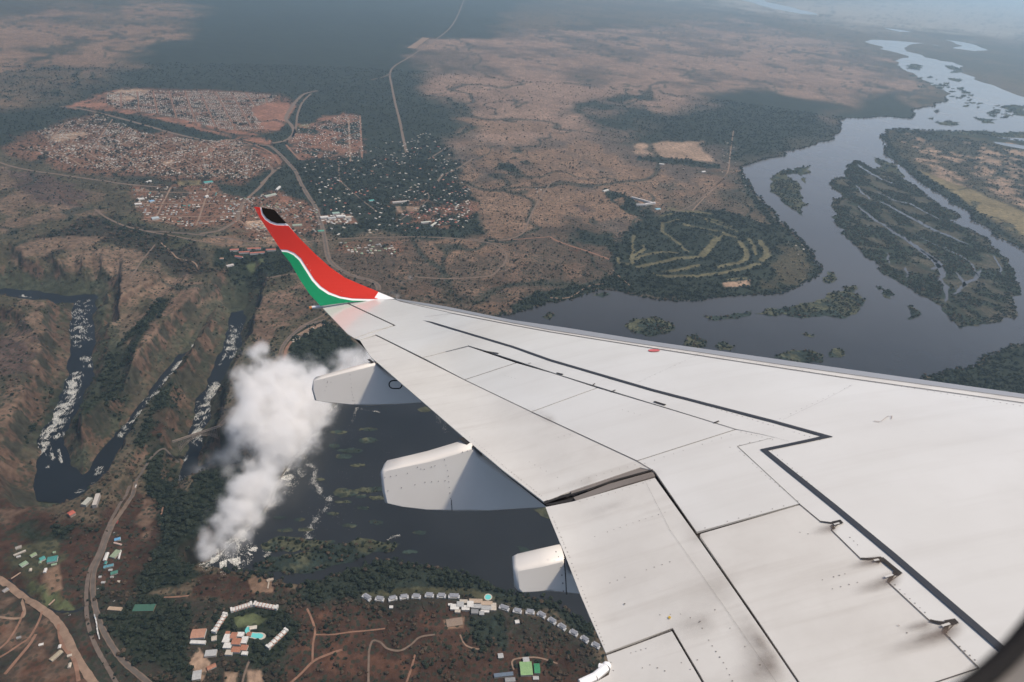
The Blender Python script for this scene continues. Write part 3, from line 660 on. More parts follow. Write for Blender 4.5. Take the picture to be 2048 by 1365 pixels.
def inset(P, d):
    P = np.array(P, float); n = len(P)
    if d == 0: return P
    A = .5*sum(P[i][0]*P[(i+1) % n][1]-P[(i+1) % n][0]*P[i][1] for i in range(n)); sg = 1 if A > 0 else -1
    out = []
    for i in range(n):
        e1 = P[i]-P[i-1]; e2 = P[(i+1) % n]-P[i]; e1 /= np.hypot(*e1)+1e-9; e2 /= np.hypot(*e2)+1e-9
        n1 = np.array([-e1[1], e1[0]])*sg; n2 = np.array([-e2[1], e2[0]])*sg; m = n1+n2; L = m@m
        m = m/L*2 if L > .3 else m
        out.append(P[i]+m*d)
    return np.array(out)
def panel(name, P, m, parent=plane, th=.012, lift=0., fn=None, ins=1.0, maxe=40, nrm=UPN, rim=None):
    """a skin panel with its own outline, thickness and edges, following the wing surface"""
    from mathutils.geometry import delaunay_2d_cdt
    P = inset(P, ins); D = []
    for i in range(len(P)):
        a_, b_ = P[i], P[(i+1) % len(P)]; k = max(1, int(np.hypot(*(b_-a_))/maxe))
        for j in range(k): D.append(a_+(b_-a_)*j/k)
    D = np.array(D); mn = D.min(0); mx = D.max(0); gx_, gy_ = np.meshgrid(np.arange(mn[0]+maxe*.5, mx[0], maxe), np.arange(mn[1]+maxe*.5, mx[1], maxe))
    px = gx_.ravel(); py = gy_.ravel(); k = inside(px, py, D)
    if k.any(): dd, _ = segdist(px, py, D, True); k &= dd > maxe*.3
    r_ = delaunay_2d_cdt([Vector(p) for p in D]+[Vector((x_, y_)) for x_, y_ in zip(px[k], py[k])], [], [list(range(len(D)))], 1, 1e-5)
    A = np.array([(p.x, p.y) for p in r_[0]]); Q = (fn or (lambda u, v: W(u, v, lift)))(A[:, 0], A[:, 1])
    F = []; B = []; cnt = {}
    for i in r_[2]:
        i = list(i); a = np.cross(Q[i[1]]-Q[i[0]], Q[i[2]]-Q[i[0]]) @ (CB-Q[i[0]])
        i = i if a > 0 else i[::-1]; F.append(i)
        for j in range(len(i)):
            e = (i[j], i[(j+1) % len(i)]); cnt[e] = 1
    B = [(b_, a_) for (a_, b_) in cnt if (b_, a_) not in cnt]
    n = len(Q); V = np.vstack([Q, Q-np.array(nrm)*th])
    me = bpy.data.meshes.new(name)
    faces = [tuple(f) for f in F]+[tuple(j+n for j in f[::-1]) for f in F]+[(a, b, b+n, a+n) for a, b in B]
    me.from_pydata([tuple(v) for v in V], [], faces); 
    sm = [True]*len(F)+[False]*(len(faces)-len(F)); me.polygons.foreach_set('use_smooth', sm)
    me.update()
    b2 = bmesh.new(); b2.from_mesh(me); sd_ = [e for e in b2.edges if any(not f.smooth for f in e.link_faces)]
    for e in sd_: e.smooth = False
    b2.to_mesh(me); b2.free()
    return link(name, me, m, parent)
def strip(P, w, lift=.003, fn=None, taper=False):
    """flat ribbon of width w metres along a pixel polyline; returns verts, faces"""
    P = np.array(P, float); D = [P[0]]
    for i in range(len(P)-1):
        k = max(1, int(np.hypot(*(P[i+1]-P[i]))/40))
        for j in range(1, k+1): D.append(P[i]+(P[i+1]-P[i])*j/k)
    D = np.array(D); Q = (fn or (lambda u, v: W(u, v, lift)))(D[:, 0], D[:, 1])
    V = []; n = len(Q)
    for i in range(n):
        a = Q[i]-Q[i-1] if i else Q[1]-Q[0]; b = Q[i+1]-Q[i] if i < n-1 else a
        a = a/np.linalg.norm(a); b = b/np.linalg.norm(b); t = a+b; t /= np.linalg.norm(t)
        vw = UPN if fn is None else (CB-Q[i])/np.linalg.norm(CB-Q[i])
        s = np.cross(vw, t); s /= np.linalg.norm(s); k = min(2.5, 1/max(.35, t@b))
        V += [Q[i]+s*w/2*k, Q[i]-s*w/2*k]
    return V, [(2*i, 2*i+1, 2*i+3, 2*i+2) for i in range(n-1)]
def strips(name, L, m, parent=plane, w=.01, lift=.003, fn=None, kind=None):
    if name in ('hinge_slot', 'hinge_arm', 'scratch', 'panel_gap', 'seam', 'panel_line') and len(L) > 1:
        for e in L: strips(name, [e], m, parent, w, lift, fn, kind)
        return
    V = []; F = []
    for e in L:
        P, ww = e if isinstance(e, tuple) else (e, w)
        v, f = strip(P, ww, lift, fn); o = len(V); V += v; F += [tuple(i+o for i in x) for x in f]
    me = bpy.data.meshes.new(name); me.from_pydata([tuple(v) for v in V], [], F); me.update()
    o = link(name, me, m, parent)
    if kind: o['kind'] = kind
    return o
LEL = [(790,597),(892,613),(1024,640),(1129,655),(1311,684),(1510,712),(1700,739),(2048,788),(2250,815)]
L2 = [(795,601),(892,619),(1024,646),(1100,660),(1260,685),(1393,704),(1560,729),(1700,749),(2048,797),(2250,825)]
L3 = [(800,603),(905,627),(1024,650),(1100,664),(1276,692),(1450,719),(1700,757),(2048,806),(2250,835)]
panel('leading_edge', LEL+L2[::-1], M_EDGE, th=.10, ins=.3)
panel('slat', L2+L3[::-1], M_PAINT2, th=.06, ins=.5)
HING = [(1958,1336),(1890,1267),(1915,1243),(1888,1244),(1858,1240),(1777,1165),(1802,1148),(1763,1115),(1721,1117),(1663,1060),(1683,1044),(1665,1047),(1641,1043),(1600,1009)]
skin = [(694,606),(760,598),(790,599)]+L3+[(2250,1460),(1700,1460),(1640,1440),(1820,1382),(1871,1365)]+HING+[(1475,893),(1550,875),(1472,859),(1323,813),(1296,805),(1121,751),(1103,745),(992,709),(984,706),(937,692),(845,716),(760,674),(751,670),(719,681),(708,677),(790,651)]
panel('wing_skin', skin, M_PAINT, ins=.6)
under = [(646,616),(760,603),(795,601)]+L3[1:]+[(2250,1460),(1175,1460),(1222,1345),(1222,1305),(1103,1020),(1093,1000),(1010,936),(928,866),(765,724),(748,710)]
panel('wing_box', under, M_GAP, th=.08, lift=-.022, ins=3)
panel('aileron', [(641,613),(692,606),(788,651),(708,677),(695,669)], M_PAINT, ins=.7)
for P in ([(937,693),(1033,726),(929,760),(845,716)], [(1033,726),(1103,746),(1195,776),(1063,824),(929,760)], [(1195,776),(1296,806),(1323,814),(1472,859),(1274,922),(1063,824)]):
    panel('spoiler', P, M_PAINT, ins=.7)
panel('fixed_panel', [(1472,859),(1550,875),(1475,893),(1600,1008),(1393,1065),(1309,945),(1274,922)], M_PAINT, ins=.8)
panel('spoiler', [(1400,1067)]+HING[::-1][:-1]+[(1958,1336),(1871,1365),(1820,1382),(1640,1440),(1598,1365),(1500,1220),(1398,1075)], M_PAINT2, ins=1.4)
of_ = panel('outboard_flap', [(751,671),(760,675),(929,760),(1063,824),(1274,922),(1306,941),(1280,936),(1139,984),(1088,1005),(1005,941),(923,872),(760,731),(742,716),(719,681)], M_PAINT2, ins=.7)
if_ = panel('inboard_flap', [(1090,1014),(1145,1003),(1310,955),(1395,1074),(1480,1196),(1598,1368),(1640,1442),(1450,1440),(1345,1257),(1211,1307),(1180,1237),(1160,1190),(1130,1112),(1100,1040)], M_PAINT2, ins=.8)
panel('flap_root_panel', [(1212,1311),(1344,1262),(1448,1440),(1165,1440),(1165,1378),(1217,1350),(1220,1338)], M_PAINT2, ins=.6)
sb = panel('flap_seal', [(1139,981),(1200,957),(1280,933),(1304,939),(1220,962),(1144,991)], M_SEAL, lift=-.004, ins=.5)
panel('flap_seal', [(1146,995),(1220,967),(1306,943),(1311,953),(1230,977),(1152,1003)], M_SEAL, lift=-.004, ins=.5)
strips('dark_gap', [([(1088,1006),(1115,996),(1140,989)], .035), ([(1140,990),(1180,978),(1240,958),(1306,940)], .018), ([(1092,1010),(1145,1000)], .02)], M_GAP, lift=.002)
strips('walkway_line', [([(832,636),(870,647),(1024,693),(1100,720),(1305,780),(1540,841),(1655,873),(1528,900),(1669,1013),(1785,1109),(2000,1294),(2110,1385)], .034)], M_LINE, w=.03, lift=.004)
strips('panel_line', [([(832,636),(905,627)], .006), (L3[1:], .009), (L2[:], .005)], M_SEAM, lift=.004)
GAPS = [([(692,606),(740,628),(790,651)], .022), ([(790,651),(750,661),(708,677)], .006), ([(719,681),(751,670)], .008), ([(751,670),(929,760),(1063,824)], .006),
 ([(1063,824),(1274,922),(1309,943)], .012), ([(929,760),(1033,726)], .004), ([(1063,824),(1195,776)], .004), ([(1274,922),(1472,859)], .007),
 ([(937,692),(984,706)], .007), ([(992,709),(1103,745)], .006), ([(1121,751),(1296,805)], .006), ([(1323,813),(1472,859)], .006), ([(1472,859),(1500,863),(1550,875),(1578,883)], .003), ([(1550,875),(1475,893)], .003), ([(1475,893),(1600,1008)], .004),
 ([(1309,943),(1393,1065)], .009), ([(1400,1066),(1500,1038),(1600,1008)], .010), ([(1400,1073),(1500,1220),(1598,1365),(1650,1450)], .007), (HING[::-1], .009), ([(1705,770),(1650,800),(1565,840)], .0022), ([(1402,706),(1340,735),(1272,766)], .0018), ([(1958,1336),(1871,1365),(1820,1382)], .012),
 ([(1212,1309),(1280,1285),(1345,1258)], .012), ([(1345,1258),(1400,1350),(1448,1440)], .006), ([(1290,962),(1340,1060),(1460,1230),(1560,1375)], .0018)]
strips('panel_gap', [(a, b*.4) for a, b in GAPS], M_SEAM, lift=.0035)
HW = [([(1666,1047),(1684,1043)], .035), ([(1664,1050),(1668,1058)], .014), ([(1641,1043),(1665,1046)], .010), ([(1722,1117),(1740,1118),(1762,1115)], .013), ([(1762,1116),(1780,1131),(1801,1148)], .024), ([(1786,1146),(1801,1148)], .022), ([(1762,1116),(1754,1124)], .024), ([(1786,1150),(1777,1164)], .014),
 ([(1860,1241),(1880,1246),(1892,1246)], .016), ([(1892,1246),(1914,1242)], .030), ([(1895,1248),(1889,1266)], .016), ([(968,702),(997,707)], .02), ([(1113,746),(1126,749)], .02), ([(1308,803),(1331,810)], .02), ([(1185,771),(1190,767)], .012), ([(1222,784),(1231,780)], .014), ([(1428,846),(1438,842)], .014), ([(1056,727),(1062,726)], .01)]
strips('hinge_slot', HW, M_GAP, lift=.005)
strips('hinge_arm', [([(1668,1049),(1679,1046)], .012), ([(1748,1121),(1758,1119)], .013), ([(1770,1154),(1786,1149)], .013), ([(1884,1252),(1900,1247)], .012)], M_PAINT2, lift=.010)

# rivets: tiny dark heads standing proud of the skin, all one field
def rivets(name, rows, r=.0055, lift=.0015, parent=plane, m=M_RIVET, fn=None):
    V = []; F = []
    for P, n in rows:
        P = np.array(P, float); L = np.concatenate([[0], np.cumsum(np.hypot(*np.diff(P, axis=0).T))])
        t = np.linspace(0, L[-1], n); u = np.interp(t, L, P[:, 0]); v = np.interp(t, L, P[:, 1])
        Q = (fn or (lambda a, b: W(a, b, lift)))(u, v)
        for c in Q:
            if random.random() < .08: continue
            n_ = UPN if fn is None else (CB-c)/np.linalg.norm(CB-c)
            a = np.cross(n_, [1, 0, 0]); a /= np.linalg.norm(a); b = np.cross(n_, a); o = len(V); k = random.uniform(.7, 1.15)*r
            V += [c+(a*math.cos(t_)+b*math.sin(t_))*k for t_ in np.linspace(0, 2*math.pi, 7)[:-1]]; V.append(c+n_*.002)
            F += [(o+i, o+(i+1) % 6, o+6) for i in range(6)]
    me = bpy.data.meshes.new(name); me.from_pydata([tuple(v) for v in V], [], F); me.update()
    o = link(name, me, m, parent); o['kind'] = 'stuff'; return o
rivets('rivets', [([(1480,903),(1530,950),(1596,1002)],14), ([(1410,1056),(1500,1030),(1590,1006)],9), ([(1290,927),(1380,897),(1462,870)],10), ([(1482,864),(1520,873),(1545,880)],7), ([(1460,895),(1500,885),(1540,878)],5),
 ([(1105,1035),(1135,1105),(1165,1180),(1208,1290)],34), ([(1110,1045),(1140,1115)],8), ([(1093,1000),(1010,935),(930,866)],34), ([(1085,994),(1005,930)],14), ([(1177,1078),(1260,1048),(1330,1025)],13), ([(1220,1166),(1250,1155)],3), ([(1293,1140),(1340,1124)],4),
 ([(1070,984),(1135,974),(1180,955),(1270,930)],14), ([(1160,1003),(1230,985),(1300,962)],11), ([(1398,1245),(1420,1285),(1450,1330),(1465,1362)],11), ([(1700,1075),(1715,1090)],3), ([(1790,1170),(1850,1225)],7), ([(1900,1275),(1950,1320)],6),
 ([(1320,1230),(1360,1228),(1400,1243)],5), ([(1600,1065),(1616,1068)],2), ([(1262,1306),(1292,1297)],4), ([(1222,1325),(1232,1358)],3), ([(1285,1336),(1300,1330),(1330,1342)],4), ([(1345,1310),(1380,1340),(1395,1320)],4),
 ([(1645,1160),(1690,1148)],5), ([(1665,1178),(1715,1165)],4), ([(1814,1266),(1830,1280)],2), ([(1025,905),(1060,925),(1115,955)],9), ([(1140,870),(1105,877)],4), ([(1020,880),(1000,862)],4), ([(1430,1220),(1520,1330)],4), ([(1010,752),(1030,757)],4), ([(1245,820),(1280,830)],4), ([(1130,670),(1500,724),(2040,812)],70), ([(1340,790),(1540,850),(1640,880)],30), ([(1545,902),(1680,1020),(1790,1115),(1990,1290)],46), ([(1700,772),(1560,838)],14), ([(1400,708),(1270,768)],14)], r=.0034)
# soot and hydraulic stains: thin films whose edge fades out
M_STAIN = mat('soot_stain', (.16, .12, .095), .8); q = N(M_STAIN)
at_ = q.t.nodes.new('ShaderNodeVertexColor'); at_.layer_name = 'Col'; tr_ = q.t.nodes.new('ShaderNodeBsdfTransparent'); mx_ = q.t.nodes.new('ShaderNodeMixShader')
sp_ = q.t.nodes.new('ShaderNodeSeparateColor'); q.l(at_.outputs[0], sp_.inputs[0]); ns_ = q.noise(q.pos(), 7, 4, .65)
q.l(q.math('MULTIPLY', sp_.outputs[0], q.ramp(ns_, .3, .7, .45, 1.2)), mx_.inputs[0]); q.l(tr_.outputs[0], mx_.inputs[1]); q.l(q.b.outputs[0], mx_.inputs[2])
q.l(mx_.outputs[0], q.t.nodes['Material Output'].inputs['Surface'])
def stain(cu, cv, a, b, ang, k, skew=.5):
    U = []; K = []; nr, na = 6, 20
    for i in range(nr+1):
        for j in range(na):
            t = 2*math.pi*j/na; r = i/nr; x = a*r*math.cos(t)-skew*a*(1-r)*0; x = x if x < 0 else x*.35; y = b*r*math.sin(t)
            U.append((cu+x*math.cos(ang)-y*math.sin(ang), cv+x*math.sin(ang)+y*math.cos(ang))); K.append(k*(1-r)**1.5)
    U = np.array(U); Q = W(U[:, 0], U[:, 1], .0062)
    F = [(i*na+j, i*na+(j+1) % na, (i+1)*na+(j+1) % na, (i+1)*na+j) for i in range(nr) for j in range(na)]
    me = mesh_np('stain', Q, F, True); colattr(me, np.repeat(np.array(K)[:, None], 3, 1)); link('stain', me, M_STAIN, plane)
for a in [(1893,1262,140,26,-.33,.85),(1850,1249,60,14,-.2,.7),(1782,1160,90,20,-.3,.8),(1750,1122,60,13,-.2,.75),(1664,1056,50,14,-.2,.6),(1520,1280,60,90,-.6,.42),(1540,1330,90,60,-.5,.5),(1400,1245,120,40,-.35,.22),(1180,960,60,20,-.3,.12),(1100,838,60,14,.45,.22),(1395,1075,70,30,.9,.16),(1230,1010,110,16,-.3,.15),(1440,1180,150,90,-.4,.12),(1300,950,90,10,-.33,.3)]:
    stain(*a)
def blob(name, cu, cv, ru, rv_, m, n=12, lift=.005, parent=plane):
    t = np.linspace(0, 2*math.pi, n, endpoint=False); Q = W(cu+ru*np.cos(t), cv+rv_*np.sin(t), lift)
    me = bpy.data.meshes.new(name); me.from_pydata([tuple(q) for q in Q], [], [tuple(range(n))]); me.update(); return link(name, me, m, parent)
blob('red_placard', 1308, 701, 12, 2.6, M_PINK); blob('yellow_mark', 1339, 1235, 3, 3, M_YEL, 6); blob('dark_spot', 1249, 1208, 2, 1.2, M_GAP, 6)
strips('scratch', [([(1748,842),(1760,844)], .006), ([(1762,843),(1775,833),(1784,832),(1783,838)], .004), ([(1795,1250),(1800,1252)], .004)], mat('scratch_brown', (.34, .28, .25), .6), lift=.004)

# winglet
TE_ = [(641,613),(620,590),(600,560),(580,525),(562,502),(540,467),(520,437),(508,414)]
LE_ = [(549,420),(562,436),(576,449),(600,478),(630,508),(660,535),(690,556),(720,569),(757,584),(790,598)]
w1 = [(521,415),(524,428),(531,438),(541,445),(553,449),(576,449)]; w2 = [(562,501),(575,502),(588,508),(600,519),(612,538),(626,560),(640,575),(658,587),(680,595),(705,599),(735,600),(757,599)]
base_ = [(641,613),(690,606),(740,602),(790,598)]
wlt = panel('winglet', [(508,414),(521,415),(549,420)]+LE_[1:]+base_[::-1][1:]+TE_[1:-1], M_WHITE, fn=WL, th=.03, ins=.4, maxe=7, nrm=np.array([0, .8, -.6])*-1+np.array([0, -0., 0]))
def WLp(k):
    def f(u, v):
        q_ = WL(u, v); d = CB-q_; return q_+d/np.linalg.norm(d, axis=-1, keepdims=True)*k
    return f
panel('red_band', [(508,414),(520,415)]+[(a-1, b+2) for a, b in w1[1:-1]]+[(577,452)]+LE_[3:9]+[(749,596),(757,598),(735,598),(705,597),(681,593),(660,585),(642,573),(628,558),(614,536),(602,517),(589,506),(575,500),(561,499)]+TE_[5:7], M_RED, wlt, fn=WLp(.012), th=.002, ins=0, maxe=7, nrm=(0, 0, 0))
panel('green_band', [(563,504),(575,505),(587,511),(598,521),(610,540),(624,562),(638,577),(656,589),(679,597),(704,601.5),(735,602),(690,606),(641,612)]+TE_[1:4], M_GREEN, wlt, fn=WLp(.012), th=.002, ins=0, maxe=7, nrm=(0, 0, 0))
panel('black_tip', [(523,415.5)]+[(a+1.6, b-1.8) for a, b in w1[1:-1]]+[(574,447),(562,435),(549,420)], M_BLACK, wlt, fn=WLp(.012), th=.002, ins=0, maxe=7, nrm=(0, 0, 0))
st_ = strips('tip_trim', [([(552,424),(562,436),(574,448)], .012)], M_GAP, wlt, fn=WLp(.02))
def rod(name, a, b, r, m, parent=plane, n=10):
    a = np.array(a); b = np.array(b); d = b-a; L = np.linalg.norm(d); d /= L; s = np.cross(d, [0, 0, 1.]); s /= np.linalg.norm(s); t = np.cross(d, s)
    V = [c+(s*math.cos(x)+t*math.sin(x))*r for c in (a, b) for x in np.linspace(0, 2*math.pi, n, endpoint=False)]
    F = [(i, (i+1) % n, n+(i+1) % n, n+i) for i in range(n)]+[tuple(range(n))[::-1], tuple(range(n, 2*n))]
    me = bpy.data.meshes.new(name); me.from_pydata([tuple(v) for v in V], [], F); me.update(); return link(name, me, m, parent)
A0 = W(np.array([652., 624., 619.]), np.array([612., 615.5, 616.5]), .02)
rod('nav_light_fairing', A0[0], A0[1], .028, M_WHITE); rod('nav_light', A0[1], A0[2], .03, M_AMB)

# flap track fairings: boat-shaped bodies hung below the trailing edge
def on_Y(Y):
    def f(u, v):
        d = bray(u, v); t = (Y-CB[1])/d[..., 1]; return CB+d*t[..., None]
    return f
def fairing(at, prof, width, seam, riv, ring=None, label=None):
    Y0 = float(W(np.array([at[0]]), np.array([at[1]]))[0][1])-.02
    P = np.array(prof, float); D = []
    for i in range(len(P)):
        a, b = P[i], P[(i+1) % len(P)]; k = max(1, int(np.hypot(*(b-a))/30))
        for j in range(k): D.append(a+(b-a)*j/k)
    D = np.array(D); c = D.mean(0); cw = on_Y(Y0)(c[0], c[1]); Q = on_Y(Y0)(D[:, 0], D[:, 1])
    prof_s = [(1.0, .028), (.96, .010), (.88, 0)] if False else None
    rings = []
    for k, (yy, sh) in enumerate([(0.0, .030), (.012, .012), (.035, .0), (width-.035, .0), (width-.012, .012), (width, .030)]):
        R_ = Q.copy(); v = cw-R_; L = np.linalg.norm(v, axis=1, keepdims=True); R_ = R_+v/L*sh; R_[:, 1] = Y0+yy; rings.append(R_)
    n = len(Q); V = np.vstack(rings); F = []
    for k in range(len(rings)-1):
        F += [(k*n+i, k*n+(i+1) % n, (k+1)*n+(i+1) % n, (k+1)*n+i) for i in range(n)]
    F += [tuple(range(n))[::-1], tuple(range((len(rings)-1)*n, len(rings)*n))]
    me = bpy.data.meshes.new('flap_track_fairing'); me.from_pydata([tuple(v) for v in V], [], F); me.update()
    bm = bmesh.new(); bm.from_mesh(me); bmesh.ops.recalc_face_normals(bm, faces=bm.faces[:]); bm.to_mesh(me); bm.free()
    for p in me.polygons: p.use_smooth = len(p.vertices) == 4
    o = link('flap_track_fairing', me, M_FAIR, plane)
    ff = lambda u, v: on_Y(Y0-.0025)(u, v)
    if seam: strips('seam', [(s, .005) for s in seam], M_GAP, o, fn=ff)
    rivets('rivets', riv, r=.0042, parent=o, fn=ff)
    if ring: strips('access_panel_ring', [(ring, .014)], M_GAP, o, fn=ff)
    return o
M_FAIR = mat('fairing_paint', (.60, .585, .565), .42, coat=.2)
q = N(M_FAIR); n_ = q.noise(q.pos(), 1.6, 4); q.l(q.mix(q.ramp(n_, .3, .7), (.66, .62, .565), (.72, .685, .63)), q.b.inputs['Base Color'])
t8 = np.linspace(math.pi*1.5, math.pi*.5, 8); rg = [(787+9*math.cos(t), 769+8.5*math.sin(t)) for t in t8]+[(797+7*math.cos(t), 769+8.5*math.sin(t)) for t in t8[::-1]-math.pi]; rg = [(x, y) for x, y in rg]
rg = [(787+9*math.cos(t), 769.5+8*math.sin(t)) for t in np.linspace(math.pi*.5, math.pi*1.5, 8)]+[(797+7*math.cos(t), 769.5+8*math.sin(t)) for t in np.linspace(-math.pi*.5, math.pi*.5, 8)]; rg.append(rg[0])
fairing((753,726), [(625,761),(640,757),(700,740),(752,727),(772,745),(860,800),(862,805),(845,806),(800,810),(740,813),(700,812),(650,806),(628,802),(622,780)], .22, [], [([(700,750),(703,775),(706,810)],8), ([(705,790),(710,808)],4), ([(648,760),(655,766),(650,782)],4), ([(655,763),(662,765)],2)], rg)
fairing((943,893), [(760,948),(766,941),(850,921),(943,893),(962,913),(1085,1005),(1110,1016),(1095,1016),(1040,1020),(980,1025),(910,1026),(850,1023),(800,1016),(768,1008),(763,985)], .26, [([(903,1000),(904,1023)])],
 [([(889,920),(896,945),(899,980),(904,1020)],10), ([(770,955),(800,950),(815,947)],5), ([(835,935),(845,940),(870,932)],6), ([(915,907),(945,900)],4), ([(776,982),(830,970)],3), ([(850,965),(890,962)],4)])
fairing((1127,1116), [(1026,1142),(1034,1138),(1080,1126),(1127,1116),(1140,1135),(1180,1180),(1185,1192),(1161,1191),(1100,1189),(1036,1188),(1029,1180)], .20, [([(1128,1118),(1131,1150),(1133,1190)])],
 [([(1122,1135),(1126,1170),(1127,1183)],4), ([(1112,1104),(1117,1114)],2)])
strips('hinge_slot', [([(737,719),(746,726)], .035), ([(752,724),(758,728)], .05), ([(922,876),(940,890)], .04), ([(942,889),(952,894)], .05), ([(1119,1098),(1127,1116)], .03)], M_GAP, lift=-.004)
# flap root bracket
B0 = W(np.array([1160., 1190., 1212., 1198., 1214.]), np.array([1368., 1354., 1336., 1334., 1330.]), .0)
rod('flap_bracket', B0[0], B0[1], .02, M_WHITE); rod('flap_bracket', B0[1], B0[2], .02, M_WHITE); rod('flap_bracket', B0[3], B0[2], .016, M_WHITE); rod('flap_bracket', B0[2], B0[4], .02, M_WHITE)

# cabin window: rounded opening with a dark seal; only its lower corner shows
def window_ring():
    dz = -.19; n = 96; r = .08; X0, X1, Y0_, Y1 = -.175, .158, -.109, .165
    def pt(t, g):      # rounded rectangle in the plane of the pane, metres from the eye's axis
        k = (t/(math.pi/2)) % 4; c = int(k); a_ = t
        cx_ = X1-r if c in (0, 3) else X0+r; cy_ = Y1-r if c in (0, 1) else Y0_+r
        return cx_+(r+g)*math.cos(a_), cy_+(r+g)*math.sin(a_)
    def ring(name, prof, m):
        V = []
        for i in range(n):
            t = 2*math.pi*i/n
            for g, z in prof:
                x, y = pt(t, g); V.append(np.array([x, y, dz+z]))
        k = len(prof); F = [(i*k+j, i*k+(j+1) % k, ((i+1) % n)*k+(j+1) % k, ((i+1) % n)*k+j) for i in range(n) for j in range(k)]
        Vb = [RB.T @ v + CB for v in V]
        me = bpy.data.meshes.new(name); me.from_pydata([tuple(v) for v in Vb], [], F); me.update()
        for p in me.polygons: p.use_smooth = True
        return link(name, me, m, WINP)
    ring('window_seal', [(0, 0), (.0035, .003), (.0075, 0), (.0035, -.004)], M_RUB)
    ring('window_surround', [(.0075, .001), (.05, .004), (.05, -.006), (.0075, -.004)], M_TRIM)
WINP = bpy.data.objects.new('cabin_window', None); COL.objects.link(WINP); WINP.parent = plane
window_ring()
# ------------------------------------------------------------------ roads, tracks and the railway
def cm(name, c, r=.95): 
    m = mat(name, c, r, spec=.1); q = N(m); n_ = q.noise(q.pos(), 1/18, 4, .6)
    q.l(q.mix(q.ramp(n_, .3, .7), tuple(x*.75 for x in c), tuple(min(1, x*1.2) for x in c)), q.b.inputs['Base Color']); return m
M_DIRT = cm('pale_dirt', (.21, .145, .105)); M_RDIRT = cm('red_dirt', (.20, .115, .08)); M_TAR = cm('old_tarmac', (.105, .088, .076)); M_BALL = cm('railway_ballast', (.12, .094, .078))
M_VERGE = cm('road_verge', (.145, .108, .084))
def lay(name, pts, w, m, z=.9, it=2, amp=.02):
    W_ = G(pts)[:, :2]
    # smooth the traced line, then roughen it a little
    D = []; n = len(W_)
    for i in range(n-1):
        p0, p1, p2, p3 = W_[max(i-1, 0)], W_[i], W_[i+1], W_[min(i+2, n-1)]
        for t in np.linspace(0, 1, 7)[:-1]:
            D.append(.5*((2*p1)+(-p0+p2)*t+(2*p0-5*p1+4*p2-p3)*t*t+(-p0+3*p1-3*p2+p3)*t**3))
    D.append(W_[-1]); D = np.array(D); d = np.gradient(D, axis=0); d /= np.linalg.norm(d, axis=1)[:, None]+1e-9
    p = np.column_stack([-d[:, 1], d[:, 0]]); ww = w*(.9+.2*np.array([random.random() for _ in D]))
    L = D+p*ww[:, None]*.5; R_ = D-p*ww[:, None]*.5; k = len(D)
    hz_ = np.maximum(height(L[:, 0], L[:, 1]), height(R_[:, 0], R_[:, 1]))+z
    V = np.vstack([np.column_stack([L, hz_]), np.column_stack([R_, hz_])])
    o = link(name, mesh_np(name, V, [(i, i+k, i+k+1, i+1) for i in range(k-1)]), m); o['kind'] = 'structure'; return o
R = lay
R('road', [(-60,1130),(0,1160),(45,1193),(85,1220),(110,1240),(132,1272),(150,1310),(172,1345),(200,1385)], 17, M_DIRT)
R('dirt_track', [(40,1190),(50,1230),(30,1240),(-20,1235)], 6, M_DIRT); R('dirt_track', [(85,1220),(80,1240),(60,1275),(40,1290),(10,1310),(-10,1320)], 5, M_RDIRT)
R('dirt_track', [(48,1225),(38,1250),(15,1285),(-10,1305)], 5, M_RDIRT); R('dirt_track', [(72,1270),(60,1290),(35,1320),(10,1350)], 7, M_RDIRT)
R('dirt_track', [(118,1250),(125,1290),(150,1325),(158,1365)], 8, M_RDIRT)
R('road', [(268,950),(262,975),(245,1010),(228,1045),(215,1075),(203,1110),(190,1140),(186,1170),(188,1200),(196,1235),(208,1265),(225,1295),(248,1325),(280,1352),(320,1385)], 13, M_VERGE)
R('road', [(268,950),(262,975),(245,1010),(228,1045),(215,1075),(203,1110),(190,1140),(186,1170),(188,1200),(196,1235),(208,1265),(225,1295),(248,1325),(280,1352),(320,1385)], 8, M_TAR, 1.4)
R('railway', [(256,960),(240,1000),(223,1040),(210,1070),(198,1105),(181,1140),(174,1175),(173,1210),(176,1245),(186,1280),(200,1310),(215,1335),(240,1380)], 9, M_BALL)
R('road', [(268,950),(285,920),(300,895),(322,880),(348,882)], 8, M_TAR)
R('road', [(440,852),(470,820),(520,770),(558,735),(562,705),(572,685),(592,664),(615,650),(650,640)], 16, M_VERGE)
R('road', [(440,852),(470,820),(520,770),(558,735),(562,705),(572,685),(592,664),(615,650),(650,640)], 8, M_TAR, 1.4)
R('railway', [(586,668),(605,652),(640,634),(700,600)], 9, M_VERGE)
R('clearing', [(598,672),(612,664),(628,655),(648,648)], 28, M_DIRT, .7); R('clearing', [(568,722),(573,700),(583,684)], 12, M_RDIRT, .7)
R('path', [(320,1020+0),(325,1000)], 4, M_RDIRT)
R('path', [(322,486),(343,505),(356,517),(385,523),(395,535),(392,545)], 7, M_DIRT)
R('path', [(260,560),(285,520),(310,490)], 8, M_VERGE); R('path', [(520,558),(570,550),(600,548),(640,545)], 12, M_VERGE)
R('power_line_cut', [(930,-5),(905,50),(850,93),(815,117),(790,132),(780,148),(784,175),(790,205),(800,245),(806,275),(813,306)], 22, M_VERGE)
R('power_line_cut', [(780,148),(765,155),(742,160)], 18, M_VERGE)
R('airstrip', [(822,97),(852,76)], 110, M_DIRT)
R('road', [(-60,310),(0,326),(60,340),(130,350),(200,362),(260,371),(320,375)], 18, M_VERGE)
R('road', [(120,214),(160,218),(220,232),(280,248),(350,268),(420,283),(480,290),(530,291),(550,300),(575,325),(592,345),(603,370),(618,395),(628,410),(640,440),(648,470),(655,510),(664,527),(685,543),(710,555),(740,562),(755,572),(757,582)], 26, M_VERGE)
